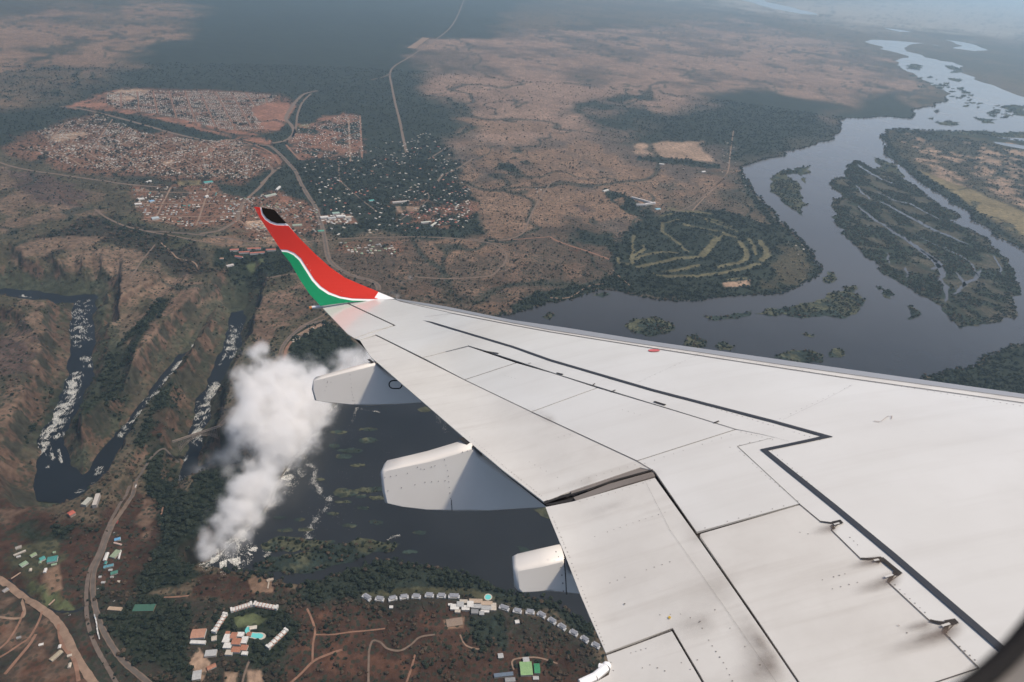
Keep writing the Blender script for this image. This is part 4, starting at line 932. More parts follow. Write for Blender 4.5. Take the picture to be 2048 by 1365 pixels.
R('road', [(530,291),(550,300),(575,325),(592,345),(603,370),(618,395),(628,410),(640,440),(648,470),(655,510),(664,527),(685,543),(710,555),(740,562),(755,572),(757,582)], 9, M_TAR, 1.4)
R('road', [(545,287),(575,280),(588,265),(582,250),(572,238),(580,220),(595,200),(610,188),(635,182)], 30, M_VERGE)
R('road', [(585,275),(592,255),(595,230),(605,205),(622,188)], 18, M_VERGE)
R('road', [(560,335),(540,352),(520,375),(490,402),(478,425),(474,440),(440,462),(400,470)], 20, M_VERGE)
R('road', [(405,312),(430,296),(452,280),(500,288),(540,305),(560,330)], 16, M_RDIRT)
R('road', [(405,312),(412,345)], 12, M_VERGE); R('road', [(535,328),(545,345),(520,370)], 16, M_VERGE)
R('road', [(470,432),(490,450),(510,463),(540,470)], 9, M_DIRT)
R('road', [(285,440),(330,445),(355,450)], 10, M_DIRT)
R('railway', [(190,420),(215,437),(250,453),(290,462),(340,472),(420,487),(520,491),(640,482),(700,477),(770,474),(880,476),(950,482),(990,490),(1010,505),(1012,522),(995,542),(975,553),(900,558),(830,555)], 12, M_VERGE)
R('railway', [(290,462),(340,466),(400,472),(450,478),(520,486)], 14, M_BALL)
R('road', [(940,478),(975,482),(1015,479),(1045,467),(1058,440),(1070,415),(1088,385),(1105,365),(1130,358),(1170,358),(1200,362)], 11, M_VERGE)
R('road', [(1015,480),(1050,478),(1100,474)], 10, M_RDIRT); R('road', [(1100,474),(1120,485),(1180,505),(1220,520)], 16, M_RDIRT)
R('road', [(1385,422),(1400,405),(1430,375),(1455,345),(1460,310),(1467,262)], 9, M_DIRT); R('road', [(1350,425),(1385,410),(1440,365),(1455,348)], 9, M_VERGE)
R('path', [(1100,596),(1140,595),(1180,572),(1220,568)], 8, M_DIRT); R('path', [(1225,540),(1240,555),(1260,572)], 6, M_DIRT)
R('road', [(875,365),(885,352),(915,338),(945,318)], 16, M_VERGE); R('road', [(855,320),(895,295)], 12, M_VERGE)
R('road', [(678,330),(680,360),(700,380),(730,405),(755,425)], 9, M_VERGE); R('road', [(720,232),(722,270),(724,318)], 14, M_RDIRT); R('road', [(697,235),(699,280),(701,325)], 14, M_DIRT)
R('road', [(572,290),(585,305),(600,320)], 14, M_RDIRT); R('road', [(800,442),(850,405),(858,395),(855,385)], 6, M_VERGE)
# tracks of the riverside estate
R('path', [(737,1385),(737,1340),(738,1302)], 5, M_VERGE); R('path', [(738,1302),(745,1283),(760,1285),(775,1298),(800,1302),(822,1290),(840,1275),(870,1270)], 5, M_VERGE)
R('path', [(560,1385),(600,1350),(625,1325),(650,1312),(685,1300)], 6, M_RDIRT); R('path', [(625,1325),(626,1290),(630,1262),(622,1235),(614,1218)], 5, M_RDIRT)
R('path', [(630,1270),(665,1270),(700,1265),(735,1262),(770,1258)], 4, M_RDIRT); R('path', [(806,1385),(822,1340),(830,1310)], 5, M_RDIRT)
R('path', [(920,1270),(930,1290),(950,1298),(975,1300)], 4, M_DIRT); R('path', [(1028,1340),(1024,1325),(1035,1318),(1075,1316),(1115,1328)], 4, M_DIRT)
R('path', [(328,1196),(360,1195),(378,1193)], 4, M_RDIRT); R('path', [(500,1320),(490,1345),(485,1365)], 5, M_VERGE)
R('canal', [(-20,1142),(20,1160),(60,1192),(100,1216),(125,1222),(155,1220),(165,1212)], 7, M_WATER, .6)

M_RAPID = noisy('rapid_foam', (.17, .18, .18), (.50, .49, .44), 1/7)
# ------------------------------------------------------------------ foam: rapids, the lip of the falls
def foam(pts, width, n, size, z, name='rapids', along=None, hw=None):
    n = int(n*(1.9 if name == 'rapids' else 6.5)); size = size*(.50 if name == 'rapids' else .36)
    P = frac(G(pts, z)[:, :2], 1, .08, False) if len(pts) > 1 else G(pts, z)[:, :2]
    seg = np.hypot(*np.diff(P, axis=0).T); L = np.concatenate([[0], np.cumsum(seg)])
    V = []; F = []
    for _ in range(n):
        t = random.random()*L[-1]; i = min(len(seg)-1, int(np.searchsorted(L, t)-1) if t > 0 else 0); f = (t-L[i])/seg[i]
        d = (P[i+1]-P[i])/seg[i]; w_ = width if np.isscalar(width) else np.interp(t/L[-1], np.linspace(0, 1, len(width)), width)
        c = P[i]+d*seg[i]*f+np.array([-d[1], d[0]])*random.gauss(0, .32)*w_
        if mnoise.noise(Vector((c[0]/28, c[1]/28, z))) < -.02 and random.random() < .93: continue
        a = math.atan2(d[1], d[0])+random.gauss(0, .32)+(along or 0); s = size*random.uniform(.35, 1.5)**1.3; b = s*random.uniform(.10, .26)
        o = len(V); m_ = 6
        if name == 'rapids': s, b = s*2.6, s*random.uniform(.16, .34)
        for j in range(m_):
            q_ = 2*math.pi*j/m_; r = random.uniform(.6, 1.2)
            x, y = s*r*math.cos(q_), b*r*math.sin(q_)
            V.append((c[0]+x*math.cos(a)-y*math.sin(a), c[1]+x*math.sin(a)+y*math.cos(a), z+.15+random.random()*.5))
        F.append(tuple(range(o, o+m_)))
    me = bpy.data.meshes.new(name); me.from_pydata(V, [], F); me.update()
    return tag(link(name, me, M_RAPID if name == 'rapids' else M_FOAM), kind='stuff')
zt = .75
foam(LIP[:-1], 20, 3800, 4.4, zt, 'white_water'); foam([(u+4, v+1) for u, v in LIP[:-3]], 34, 1100, 3.2, zt, 'white_water')
foam([(440,1122),(465,1112),(490,1100),(505,1085)], 60, 1300, 4.4, zt, 'white_water', 1.2); foam([(480,1140),(492,1120),(505,1112)], 14, 150, 3.5, zt, 'white_water', .5)
foam([(555,985),(570,965),(585,950)], 50, 420, 3.6, zt, 'white_water', .3)
foam([(605,905),(620,930),(628,950),(625,970),(640,985),(662,1000),(655,1012),(640,1025),(632,1045),(620,1060),(618,1078)], 17, 800, 3.0, zt, 'white_water', 1.2)
foam([(600,915),(590,940),(605,955)], 30, 250, 3.0, zt, 'white_water', 1.2)
foam([(715,815),(708,830),(705,845)], 8, 60, 3, zt, 'white_water'); foam([(722,818),(745,822),(760,825)], 6, 60, 3, zt, 'white_water')
foam([(865,815),(880,840),(893,865)], 18, 60, 2.6, zt, 'white_water'); foam([(775,1082),(785,1075),(800,1070)], 8, 50, 2.6, zt, 'white_water'); foam([(530,1115),(540,1105),(545,1095)], 10, 60, 2.6, zt, 'white_water')
foam([(640,830),(700,870),(780,930),(720,1000),(620,1040)], 260, 130, 1.6, zt, 'white_water')
zg = -101.8
foam([(172,600),(162,620),(158,640),(158,660),(165,685)], 62, 420, 6, zg); foam([(150,650),(175,655)], 30, 120, 6, zg, along=1)
foam([(165,715),(178,722),(172,735)], 26, 90, 6, zg); foam([(160,700),(158,690)], 20, 40, 5, zg)
foam([(158,745),(145,775),(128,810),(112,840),(103,865),(100,885)], [26,30,34,46,60,60], 1500, 6, zg); foam([(98,880),(88,900),(82,915)], 22, 200, 5, zg); foam([(103,890),(106,915),(95,935)], 10, 80, 5, zg); foam([(118,900),(124,925)], 6, 40, 5, zg)
foam([(385,690),(355,730),(330,765),(300,800),(275,835),(245,862),(238,875)], [10,14,18,24,22,26,20], 1100, 4.6, zg)
foam([(472,650),(468,675),(462,700),(470,720)], 44, 480, 5, zg); foam([(455,680),(450,710),(440,730)], 8, 120, 4.5, zg)
foam([(432,765),(425,785),(410,810),(400,830),(402,850)], 40, 700, 5, zg); foam([(402,850),(392,868),(378,885)], 34, 500, 5, zg); foam([(395,880),(402,892)], 22, 90, 4.5, zg)
foam([(372,905),(362,930),(355,955),(362,978),(378,986),(395,980)], 14, 380, 5, zg); foam([(365,950),(372,972),(392,975),(404,968)], 10, 220, 5, zg); foam([(190,950),(200,935)], 20, 50, 4, zg)
foam([(150,985),(185,975),(210,965)], 20, 40, 4, zg); foam([(30,592),(70,596)], 10, 20, 4, zg); foam([(75,600),(90,606)], 8, 50, 5, zg); foam([(45,590),(50,594)], 6, 30, 5, zg)
foam([(80,1028),(92,1026),(103,1022)], 16, 160, 7, -98, 'outfall_foam')
# the falling curtain
C_ = frac(LIPW, 4, .05, False); d_ = np.gradient(C_, axis=0); d_ /= np.linalg.norm(d_, axis=1)[:, None]; pn = np.column_stack([-d_[:, 1], d_[:, 0]])
rows = [(-1, 1.0), (0, .9), (4, -3), (8, -20), (11, -60), (13, -101)]; V = np.vstack([np.column_stack([C_+pn*o_, np.full(len(C_), z_)]) for o_, z_ in rows]); k = len(C_)
tag(link('waterfall_curtain', mesh_np('waterfall_curtain', V, [(r*k+i, r*k+i+1, (r+1)*k+i+1, (r+1)*k+i) for r in range(len(rows)-1) for i in range(k-1)], True), M_FOAM), kind='stuff')

# ------------------------------------------------------------------ the spray column: a cloud of density computed round a set of puffs
PUFF = [(398,1088,30,18),(408,1066,40,22),(425,1040,50,26),(445,1015,60,26),(470,975,70,26),(440,1095,10,26),(470,1070,10,26),(500,1035,15,26),(525,1005,15,24),(548,965,20,24),(572,925,20,24),(600,885,20,24),(628,845,20,22),(650,815,20,20),(404,1112,10,16),(415,1100,15,24),(428,1082,20,30),(445,1062,25,34),(462,1040,30,36),(480,1016,35,38),(497,990,40,40),(512,965,50,40),(527,935,55,44),(545,905,60,46),(560,878,70,48),
 (575,850,80,52),(592,822,90,50),(612,800,80,44),(632,795,50,34),(645,780,60,34),(665,765,50,30),(690,745,60,26),(715,728,60,26),(740,712,60,22),(545,830,130,52),(530,860,120,48),(515,800,160,44),(540,790,160,48),(565,770,170,44),(590,765,150,40),
 (497,838,170,34),(475,842,190,20),(500,770,210,26),(530,755,220,32),(560,745,210,28),(480,745,240,16),(465,748,240,12),(505,715,260,20),(515,698,270,16),(495,735,240,18),(525,725,250,18),(615,760,110,28),(640,745,90,22),(690,715,90,20),(640,810,40,26),(625,775,90,34),(500,925,70,20),(490,870,110,22)]
THIN = [(470,905,60,26),(445,915,40,26),(420,925,20,24),(400,940,0,22),(505,750,220,34),(455,945,20,20),(665,725,80,22),(720,700,60,18),(785,585,60,7),(795,592,60,7),(820,555,50,7),(805,565,50,6)]
def puffmesh(name, L):
    P = []; Rr = []
    for u, v, z, r in L:
        c = gnd(np.array([u*1.]), np.array([v*1.]), z)[0]; P.append(c); Rr.append(r*np.linalg.norm(c-CAMP)/FOC)
    return np.array(P), np.array(Rr)
def cloud(name, L, dens, thr, step, label, noise_amp=.85, nscale=1/80.):
    P, Rr = puffmesh(name, L)
    me = bpy.data.meshes.new(name); me.from_pydata([tuple(p) for p in P], [], []); a = me.attributes.new('rad', 'FLOAT', 'POINT'); a.data.foreach_set('value', Rr.astype(np.float32))
    o = link(name, me, None)
    mn = (P-Rr[:, None]*1.5).min(0); mx = (P+Rr[:, None]*1.5).max(0)
    g = bpy.data.node_groups.new(name, 'GeometryNodeTree')
    g.interface.new_socket('Geometry', in_out='INPUT', socket_type='NodeSocketGeometry'); g.interface.new_socket('Geometry', in_out='OUTPUT', socket_type='NodeSocketGeometry')
    n = g.nodes.new; l = g.links.new
    gi = n('NodeGroupInput'); go = n('NodeGroupOutput'); vc = n('GeometryNodeVolumeCube'); pos = n('GeometryNodeInputPosition')
    vc.inputs['Min'].default_value = mn; vc.inputs['Max'].default_value = mx
    for i, ax in enumerate('XYZ'): vc.inputs['Resolution '+ax].default_value = max(8, int((mx[i]-mn[i])/step))
    # domain warp
    def M(op, a, b=None, c=None):
        x = n('ShaderNodeMath'); x.operation = op
        for i, v in enumerate((a, b, c)):
            if v is None: continue
            if hasattr(v, 'node'): l(v, x.inputs[i])
            else: x.inputs[i].default_value = v
        return x.outputs[0]
    nz = n('ShaderNodeTexNoise'); nz.inputs['Scale'].default_value = nscale; nz.inputs['Detail'].default_value = 6; nz.inputs['Roughness'].default_value = .7; l(pos.outputs[0], nz.inputs['Vector'])
    tot = None
    for (p, r) in zip(P, Rr):
        vm = n('ShaderNodeVectorMath'); vm.operation = 'DISTANCE'; l(pos.outputs[0], vm.inputs[0]); vm.inputs[1].default_value = p
        f = M('SUBTRACT', 1.0, M('DIVIDE', vm.outputs['Value'], float(r)))
        tot = f if tot is None else M('SMOOTH_MAX', tot, f, .35)
    val = M('ADD', tot, M('MULTIPLY', M('SUBTRACT', nz.outputs[0], .5), noise_amp*3.2))
    mr = n('ShaderNodeMapRange'); mr.interpolation_type = 'SMOOTHSTEP'; mr.inputs[1].default_value = thr; mr.inputs[2].default_value = thr+1.15; mr.inputs[3].default_value = 0; mr.inputs[4].default_value = 1.0
    l(val, mr.inputs[0]); 
    # fade the outermost shell so that no cell of the box shows
    sh = n('ShaderNodeMapRange'); sh.inputs[1].default_value = -.5; sh.inputs[2].default_value = -.1; l(tot, sh.inputs[0])
    l(M('MULTIPLY', M('MULTIPLY', M('POWER', mr.outputs[0], 1.7), dens), sh.outputs[0]), vc.inputs['Density']); sm = n('GeometryNodeSetMaterial'); l(vc.outputs[0], sm.inputs[0]); l(sm.outputs[0], go.inputs[0])
    m = bpy.data.materials.new(name); m.use_nodes = True; t = m.node_tree; t.nodes.clear(); pv = t.nodes.new('ShaderNodeVolumePrincipled'); oo = t.nodes.new('ShaderNodeOutputMaterial')
    pv.inputs['Color'].default_value = (.985, .975, .965, 1); pv.inputs['Density'].default_value = 1.0; pv.inputs['Anisotropy'].default_value = 0; t.links.new(pv.outputs[0], oo.inputs['Volume'])
    sm.inputs['Material'].default_value = m; md = o.modifiers.new('cloud', 'NODES'); md.node_group = g; me.materials.append(m)
    tag(o, label, kind='stuff'); return o
cloud('waterfall_spray', [(a+(9 if b > 930 else 3), b, c, d*(1.12 if b > 930 else 1.32)) for a, b, c, d in PUFF], .050, -.05, 5.2, 'white spray cloud rising from the chasm of the falls')
cloud('thin_mist', THIN, .016, -.1, 9.0, 'thin grey mist drifting off the spray cloud')
# ------------------------------------------------------------------ buildings
def hx_(c): return np.array(c, np.float32)
WHT = (.66,.64,.60); CRM = (.52,.46,.38); TERR = (.40,.17,.10); REDR = (.42,.10,.07); GREY = (.26,.26,.26); LGREY = (.42,.42,.41); TEAL = (.05,.24,.22); GRN = (.12,.28,.13); PGRN = (.26,.36,.24); BLU = (.12,.34,.55); BRN = (.20,.13,.09); DKR = (.09,.08,.075)
def house_verts(L, Wd, h, rh, hip=.0):
    a, b = L/2, Wd/2; o = .35
    V = [(-a,-b,0),(a,-b,0),(a,b,0),(-a,b,0),(-a,-b,h),(a,-b,h),(a,b,h),(-a,b,h),
         (-a-o,-b-o,h),(a+o,-b-o,h),(a+o,b+o,h),(-a-o,b+o,h),(-a-o+hip*Wd,0,h+rh),(a+o-hip*Wd,0,h+rh)]
    F = [(0,1,5,4),(1,2,6,5),(2,3,7,6),(3,0,4,7),(8,9,13,12),(10,11,12,13),(9,10,13),(11,8,12)]
    return V, F
_hm = {}
def house_mesh(wall, roof, L, Wd, h, rh, hip):
    k = (wall, roof, L, Wd, h, rh, hip)
    if k in _hm: return _hm[k]
    V, F = house_verts(L, Wd, h, rh, hip); me = bpy.data.meshes.new('house'); me.from_pydata(V, [], F)
    a = me.color_attributes.new('Col', 'FLOAT_COLOR', 'CORNER'); i = 0
    for fi, p in enumerate(me.polygons):
        for _ in p.vertices: a.data[i].color = (*(wall if fi < 4 else roof), 1); i += 1
    me.materials.append(M_HOUSE); me.update(); _hm[k] = me; return me
MATC = {}
def pm(c, r=.75):
    k = (tuple(c), r)
    if k not in MATC: MATC[k] = noisy('painted_surface', tuple(x*.62 for x in c), tuple(min(1, x*.86) for x in c), 1/3.0, r)
    return MATC[k]
def simple(name, V, F, m, parent):
    me = bpy.data.meshes.new(name); me.from_pydata([tuple(v) for v in V], [], F); me.update(); return link(name, me, m, parent)
def box(name, x0, x1, y0, y1, z0, z1, m, parent):
    V = [(x0,y0,z0),(x1,y0,z0),(x1,y1,z0),(x0,y1,z0),(x0,y0,z1),(x1,y0,z1),(x1,y1,z1),(x0,y1,z1)]
    return simple(name, V, [(0,3,2,1),(4,5,6,7),(0,1,5,4),(1,2,6,5),(2,3,7,6),(3,0,4,7)], m, parent)
def gable(name, x0, x1, y0, y1, z, rh, m, parent, o=.5):
    c = (y0+y1)/2; V = [(x0-o,y0-o,z),(x1+o,y0-o,z),(x1+o,y1+o,z),(x0-o,y1+o,z),(x0-o,c,z+rh),(x1+o,c,z+rh)]
    return simple(name, V, [(0,1,5,4),(2,3,4,5),(1,2,5),(3,0,4),(0,3,2,1)], m, parent)
def place(name, label, cat, a, b, group=None, z0=None):
    """Empty at the middle of two photograph pixels on the ground, x axis along them; returns it with the length"""
    A, B = G([a, b])[:, :2]; c = (A+B)/2; d = B-A; z = H(*c) if z0 is None else z0
    o = empty(name, (c[0], c[1], z), math.atan2(d[1], d[0])); tag(o, label, cat, group); return o, float(np.hypot(*d))
def building(label, a, b, w, h, rh, roof, wall=CRM, name='building', cat='building', group=None, n=1, flat=False, porch=None):
    o, L = place(name, label, cat, a, b, group); wm = pm(wall)
    box('wall', -L/2, L/2, -w/2, w/2, -1, h, wm, o)
    for i in range(n):
        x0 = -L/2+L*i/n; x1 = x0+L/n-(.6 if n > 1 else 0)
        if flat: box('roof', x0-.3, x1+.3, -w/2-.3, w/2+.3, h+.002, h+.6, pm(roof), o)
        else: gable('roof', x0, x1, -w/2, w/2, h+.002, rh, pm(roof), o)
    if porch: 
        for s in (-1, 1): box('porch', s*L/2-(3 if s > 0 else 0), s*L/2+(0 if s > 0 else 3), -w/2-4, -w/2-.01, -.5, h*.8, pm(porch), o)
    return o
# crescent hotel beside the falls
def crescent(label, a, b, n, w=11):
    o, L = place('hotel_wing', label, 'hotel', a, b, 'white blocks of the crescent hotel'); wm = pm(WHT); tm = pm(TERR)
    box('wall', -L/2, L/2, -w/2, w/2, -1, 6.5, wm, o)
    for i in range(n):
        x0 = -L/2+L*i/n
        gable('roof', x0+.8, x0+L/n-.8, -w/2+.4, w/2-.4, 6.51, 2.2, pm(WHT), o, .1); box('parapet', x0-.5, x0+.5, -w/2-.4, w/2+.4, 6.503, 8.6, tm, o)
        box('balcony', x0+2, x0+L/n-2, -w/2-1.6, -w/2-.01, 3, 4.2, pm(TERR), o)
    box('stair_tower', L/2-.2, L/2+5, -w/2-.5, w/2+.5, -1, 9, wm, o); box('stair_tower', -L/2-5, -L/2+.2, -w/2-.5, w/2+.5, -1, 9, wm, o)
crescent('white hotel wing with terracotta ribs, left part of the upper arc above the pool', (466,1223), (501,1212), 6)
crescent('white hotel wing with terracotta ribs, right part of the upper arc above the pool', (512,1211), (552,1218), 6)
crescent('white hotel wing with terracotta ribs, west of the lawn, left of the pool', (430,1266), (450,1234), 5)
crescent('white hotel wing with terracotta ribs, standing alone right of the pool', (538,1296), (571,1265), 5)
building('broad terracotta tiled hotel block left of the main crescent buildings', (384,1273), (412,1271), 24, 6, 3, (.44,.23,.15), WHT, n=3)
building('white annexe strip in front of the terracotta tiled block', (382,1288), (412,1289), 8, 5, 1.5, WHT, WHT, n=2)
building('small cream gable between terracotta block and hotel lobby', (424,1281), (434,1279), 12, 4, 3, CRM, WHT)
o, L = place('hotel_lobby', 'large stepped white lobby complex below the turquoise pool', 'hotel', (448,1288), (492,1290))
for i, (x, y, l, w, h, c) in enumerate([(-22,10,16,22,6,WHT),(-8,18,14,16,7,CRM),(6,22,16,12,6,WHT),(-14,-8,18,14,5,WHT),(4,2,20,16,8,WHT),(20,8,14,18,6,WHT),(26,-12,16,14,5,TERR),(10,-18,20,14,6,WHT),(-4,-26,16,12,5,CRM),(-26,26,10,8,4,TERR),(26,26,10,10,4,TERR),(32,-26,14,8,5,WHT)]):
    box('wall', x-l/2, x+l/2, y-w/2, y+w/2, -1, h, pm(WHT), o)
    if i % 3 == 1: gable('roof', x-l/2, x+l/2, y-w/2, y+w/2, h+.01, 3, pm(TERR), o)
    else: box('roof', x-l/2-.4, x+l/2+.4, y-w/2-.4, y+w/2+.4, h+.01, h+.6, pm(c), o)
building('grey flat-roofed hall below the hotel lobby', (411,1311), (434,1309), 16, 6, 1.5, LGREY, CRM, flat=True)
building('grey metal roof building at the bottom edge below the hotel', (386,1355), (403,1352), 22, 6, 2, LGREY, CRM)
building('small terracotta and white staff house right of the grey roof', (415,1340), (432,1332), 10, 4, 2, TERR, WHT)
# pools
M_POOL = mat('pool_water', (.12,.46,.44), .12); M_PAVE = pm((.55,.50,.42), .85)
def pool(label, outline, name='swimming_pool'):
    c = G([(sum(p[0] for p in outline)/len(outline), sum(p[1] for p in outline)/len(outline))])[0]; o = empty(name, (c[0], c[1], 0)); tag(o, label, 'swimming pool')
    P = G(outline)[:, :2]-c[:2]; m = len(P); 
    D = np.array([P[i]*(1-t)+P[(i+1) % m]*t for i in range(m) for t in (0, .5)]); Q = (np.roll(D, 1, 0)+D*2+np.roll(D, -1, 0))/4
    simple('pool_deck', [(x*1.35, y*1.35, 1.0) for x, y in Q], [tuple(range(len(Q)))], M_PAVE, o)
    simple('pool_basin', [(x, y, 1.15) for x, y in Q], [tuple(range(len(Q)))], M_POOL, o); return o
pool('free-form turquoise swimming pool inside the crescent hotel', [(498,1270),(503,1266),(512,1268),(521,1267),(528,1271),(525,1277),(516,1279),(507,1276),(500,1275)])
pool('small pale round paddling pool beside the turquoise pool', [(489,1263),(493,1255),(499,1254),(500,1260),(498,1266),(492,1268)])
building('white parasol terrace between the two hotel pools', (500,1258), (514,1256), 9, 3, 3, (.70,.64,.54), WHT, name='parasol_terrace', cat='terrace', n=3)
# riverside lodge: the row of grey-roofed blocks
CH_ = [(735,1196),(760,1199),(785,1198),(808,1195),(833,1194),(859,1191.5),(883,1192.5),(908,1193.5),(1009,1217),(1035,1223),(1060,1225),(1084,1231),(1105,1243),(1125,1255),(1148,1267),(1170,1280),(1192,1292)]
LAB = ['leftmost', 'second from the left', 'third from the left', 'fourth from the left', 'fifth from the left', 'sixth from the left', 'seventh from the left']
LAB2 = ['nearest to the main lodge', 'second after the main lodge', 'third after the main lodge', 'fourth after the main lodge', 'fifth after the main lodge', 'sixth after the main lodge', 'seventh after the main lodge', 'second last before the wing flap', 'last before the wing flap']
for i, (u, v) in enumerate(CH_):
    j = i if i < 8 else i-8; row = range(0, 8) if i < 8 else range(8, 17)
    p = CH_[max(row[0], i-1)]; q_ = CH_[min(row[-1], i+1)]; d = np.array(q_, float)-np.array(p, float); d /= np.hypot(*d); 
    half = 9.5 if i == 7 else (8.5 if i == 8 else 7.0); rot = [.45,.1,-.15,-.05,.15,.1,.0,0,.1,.05,-.05,.15,.05,.1,0,.1,0][i]; c_, s_ = math.cos(rot), math.sin(rot); d = np.array([d[0]*c_-d[1]*s_, d[0]*s_+d[1]*c_])
    lab = ('grey-roofed lodge block in the left-hand row, %s' % (LAB[j] if j < 7 else 'long one beside the main lodge')) if i < 8 else ('grey-roofed lodge block in the right-hand row, %s' % LAB2[j])
    o, L = place('lodge_block', lab, 'hotel', (u-d[0]*half, v-d[1]*half), (u+d[0]*half, v+d[1]*half), 'grey-roofed lodge blocks along the river')
    box('wall', -L/2+1, L/2-1, -4.5, 4.5, -1, 6, pm(CRM), o); gable('roof', -L/2+1, L/2-1, -5, 5, 6.01, 3.6, pm((.29,.30,.33)), o, .8)
    for s in (-1, 1): box('end_wing', s*L/2-2.4, s*L/2+2.4, -8.5, 1.5, -1, 5, pm(WHT), o); gable('end_roof', s*L/2-2.4, s*L/2+2.4, -8.5, 1.5, 5.01, 1.6, pm((.50,.50,.50)), o, .3)
    box('terrace', -L/2+3, L/2-3, -7.0, -4.51, -.5, 2.6, pm(WHT), o)
o, L = place('main_lodge', 'sprawling cream and white main lodge between the two rows of blocks', 'hotel', (908,1213), (985,1215))
for i, (x, y, l, w, h, c, g_) in enumerate([(-48,-6,22,16,6,WHT,0),(-34,2,18,16,7,LGREY,1),(-20,-8,20,14,6,WHT,0),(-26,12,20,10,6,CRM,1),(-8,2,16,18,8,WHT,0),(6,14,34,12,6,(.48,.36,.26),1),(8,-2,26,12,6,LGREY,1),(4,-18,18,12,6,GREY,1),(22,-22,12,10,5,LGREY,1),(34,8,30,12,6,(.48,.36,.26),1),(34,-6,26,12,6,LGREY,1),(52,-2,14,22,6,CRM,1),(-60,2,10,6,4,WHT,0),(-40,-18,14,8,5,CRM,0),(30,-16,22,6,4,WHT,0)]):
    box('wall', x-l/2, x+l/2, y-w/2, y+w/2, -1, h, pm(CRM), o)
    (gable('roof', x-l/2, x+l/2, y-w/2, y+w/2, h+.01, 3, pm(c), o) if g_ else box('roof', x-l/2-.4, x+l/2+.4, y-w/2-.4, y+w/2+.4, h+.01, h+.6, pm(c), o))
pool('octagonal turquoise swimming pool on the lawn above the main lodge', [(970,1194),(973,1190),(979,1190),(983,1194),(981,1199),(975,1201),(970,1198)])
building('pale green roofed hall right of the bottom centre of the ground', (1040,1341), (1064,1340), 34, 7, 3, (.24,.40,.17), CRM, n=2)
building('dark green roofed hall touching the pale green hall', (1068,1340), (1079,1340), 24, 6, 2, (.03,.24,.10), CRM)
building('grey forecourt pavilion above the pale green hall', (1046,1325), (1058,1324), 18, 6, 2, LGREY, CRM)
building('long dark blue shed roof left of the green halls', (988,1354), (1026,1350), 9, 5, 1, (.12,.16,.21), CRM, flat=True)
building('short grey shed under the dark blue shed', (1010,1362), (1030,1361), 10, 4, 1, GREY, CRM)
building('small grey shed attached below the dark green hall', (1066,1358), (1077,1358), 8, 4, 1, LGREY, CRM)
building('small white cottage alone in red scrub left of the main lodge', (779,1216), (786,1216), 7, 4, 2, WHT, WHT)
building('small white cottage in red scrub right of the main lodge', (1030,1246), (1038,1245), 9, 4, 2, WHT, WHT)
building('pale hut beside the track above the dark blue shed', (996,1314), (1006,1313), 12, 4, 2, LGREY, CRM)
building('low ruined brown yard below the main lodge', (893,1248), (925,1243), 22, 1.2, .4, (.26,.19,.14), (.26,.2,.15), flat=True, n=3)
building('white jetty house on the sand at the river inlet', (534,1163), (547,1160), 7, 4, 2, (.42,.33,.25), CRM)
building('thin pale jetty walkway at the head of the inlet', (536,1178), (539,1158), 3, 1.5, .3, (.45,.38,.3), CRM, flat=True)
# west side of the falls road
building('white concrete outfall hall beside the gorge pool, left one', (168,1014), (182,1000), 15, 9, 1, (.42,.42,.36), (.35,.34,.3), flat=True)
building('tall pale concrete slab building beside the gorge pool', (190,1017), (198,994), 11, 12, 1, (.50,.45,.40), (.4,.36,.33), flat=True)
building('red-roofed power house at the foot of the gorge', (138,1032), (149,1026), 17, 9, 2, (.45,.11,.07), (.4,.3,.25))
building('bright blue roof beside the falls road', (229,1080), (241,1077), 9, 5, 1.5, BLU, WHT, n=2)
building('pale pink strip roof under the bright blue roof', (228,1086), (243,1090), 4, 3, 1, (.5,.36,.3), CRM)
building('pale green flat hall east of the falls road', (225,1118), (238,1104), 15, 5, 1, (.27,.33,.22), CRM, flat=True)
building('row of white market roofs west of the pale green hall', (210,1124), (216,1108), 8, 4, 1.5, WHT, WHT, n=4)
building('narrow white roof along the right side of the pale green hall', (238,1120), (242,1103), 3.5, 4, 1, WHT, WHT, n=5)
building('teal and blue roofed shops below the pale green hall', (208,1137), (228,1132), 8, 4, 1, (.10,.27,.32), CRM, n=3)
building('dull green shed hidden in trees below the shops', (222,1150), (236,1146), 10, 4, 1, (.06,.20,.15), CRM)
building('green sports court hall with white markings beside the woods', (268,1219), (310,1218), 20, 3, .4, (.04,.12,.08), (.35,.2,.14), flat=True)
building('tan long hut left of the green sports court', (218,1220), (244,1222), 9, 4, 1.5, (.44,.32,.22), CRM)
building('teal roofed warehouse in the settlement by the canal', (96,1124), (116,1120), 18, 6, 2, TEAL, WHT)
building('smaller teal roof left of the teal warehouse', (81,1123), (91,1118), 12, 5, 2, (.07,.30,.27), WHT)
building('lime green roofed shed in the canal settlement', (42,1135), (55,1127), 13, 4, 1.5, PGRN, WHT)
building('pale green roof at the top of the canal settlement', (62,1115), (73,1109), 10, 4, 1.5, (.26,.33,.19), WHT)
building('long white roof strip in the canal settlement', (28,1112), (52,1102), 5, 4, 1.5, (.46,.42,.36), CRM, n=3)
building('pale house at the upper left of the canal settlement', (31,1097), (43,1093), 9, 4, 1.5, (.33,.30,.26), CRM)
building('white hut under the teal warehouse', (90,1148), (93,1140), 6, 4, 1, WHT, WHT)
building('striped cream longhouse in the red scrub below the dirt road', (103,1325), (125,1306), 10, 4, 1.5, (.40,.34,.24), CRM, n=5)
building('grey hut cluster left of the dirt road', (8,1188), (18,1181), 9, 3, 1, (.33,.31,.30), CRM, n=2)
building('small footbridge over the canal below the settlement', (24,1160), (42,1148), 3.0, .6, .2, (.40,.28,.20), BRN, name='footbridge', cat='footbridge', flat=True)
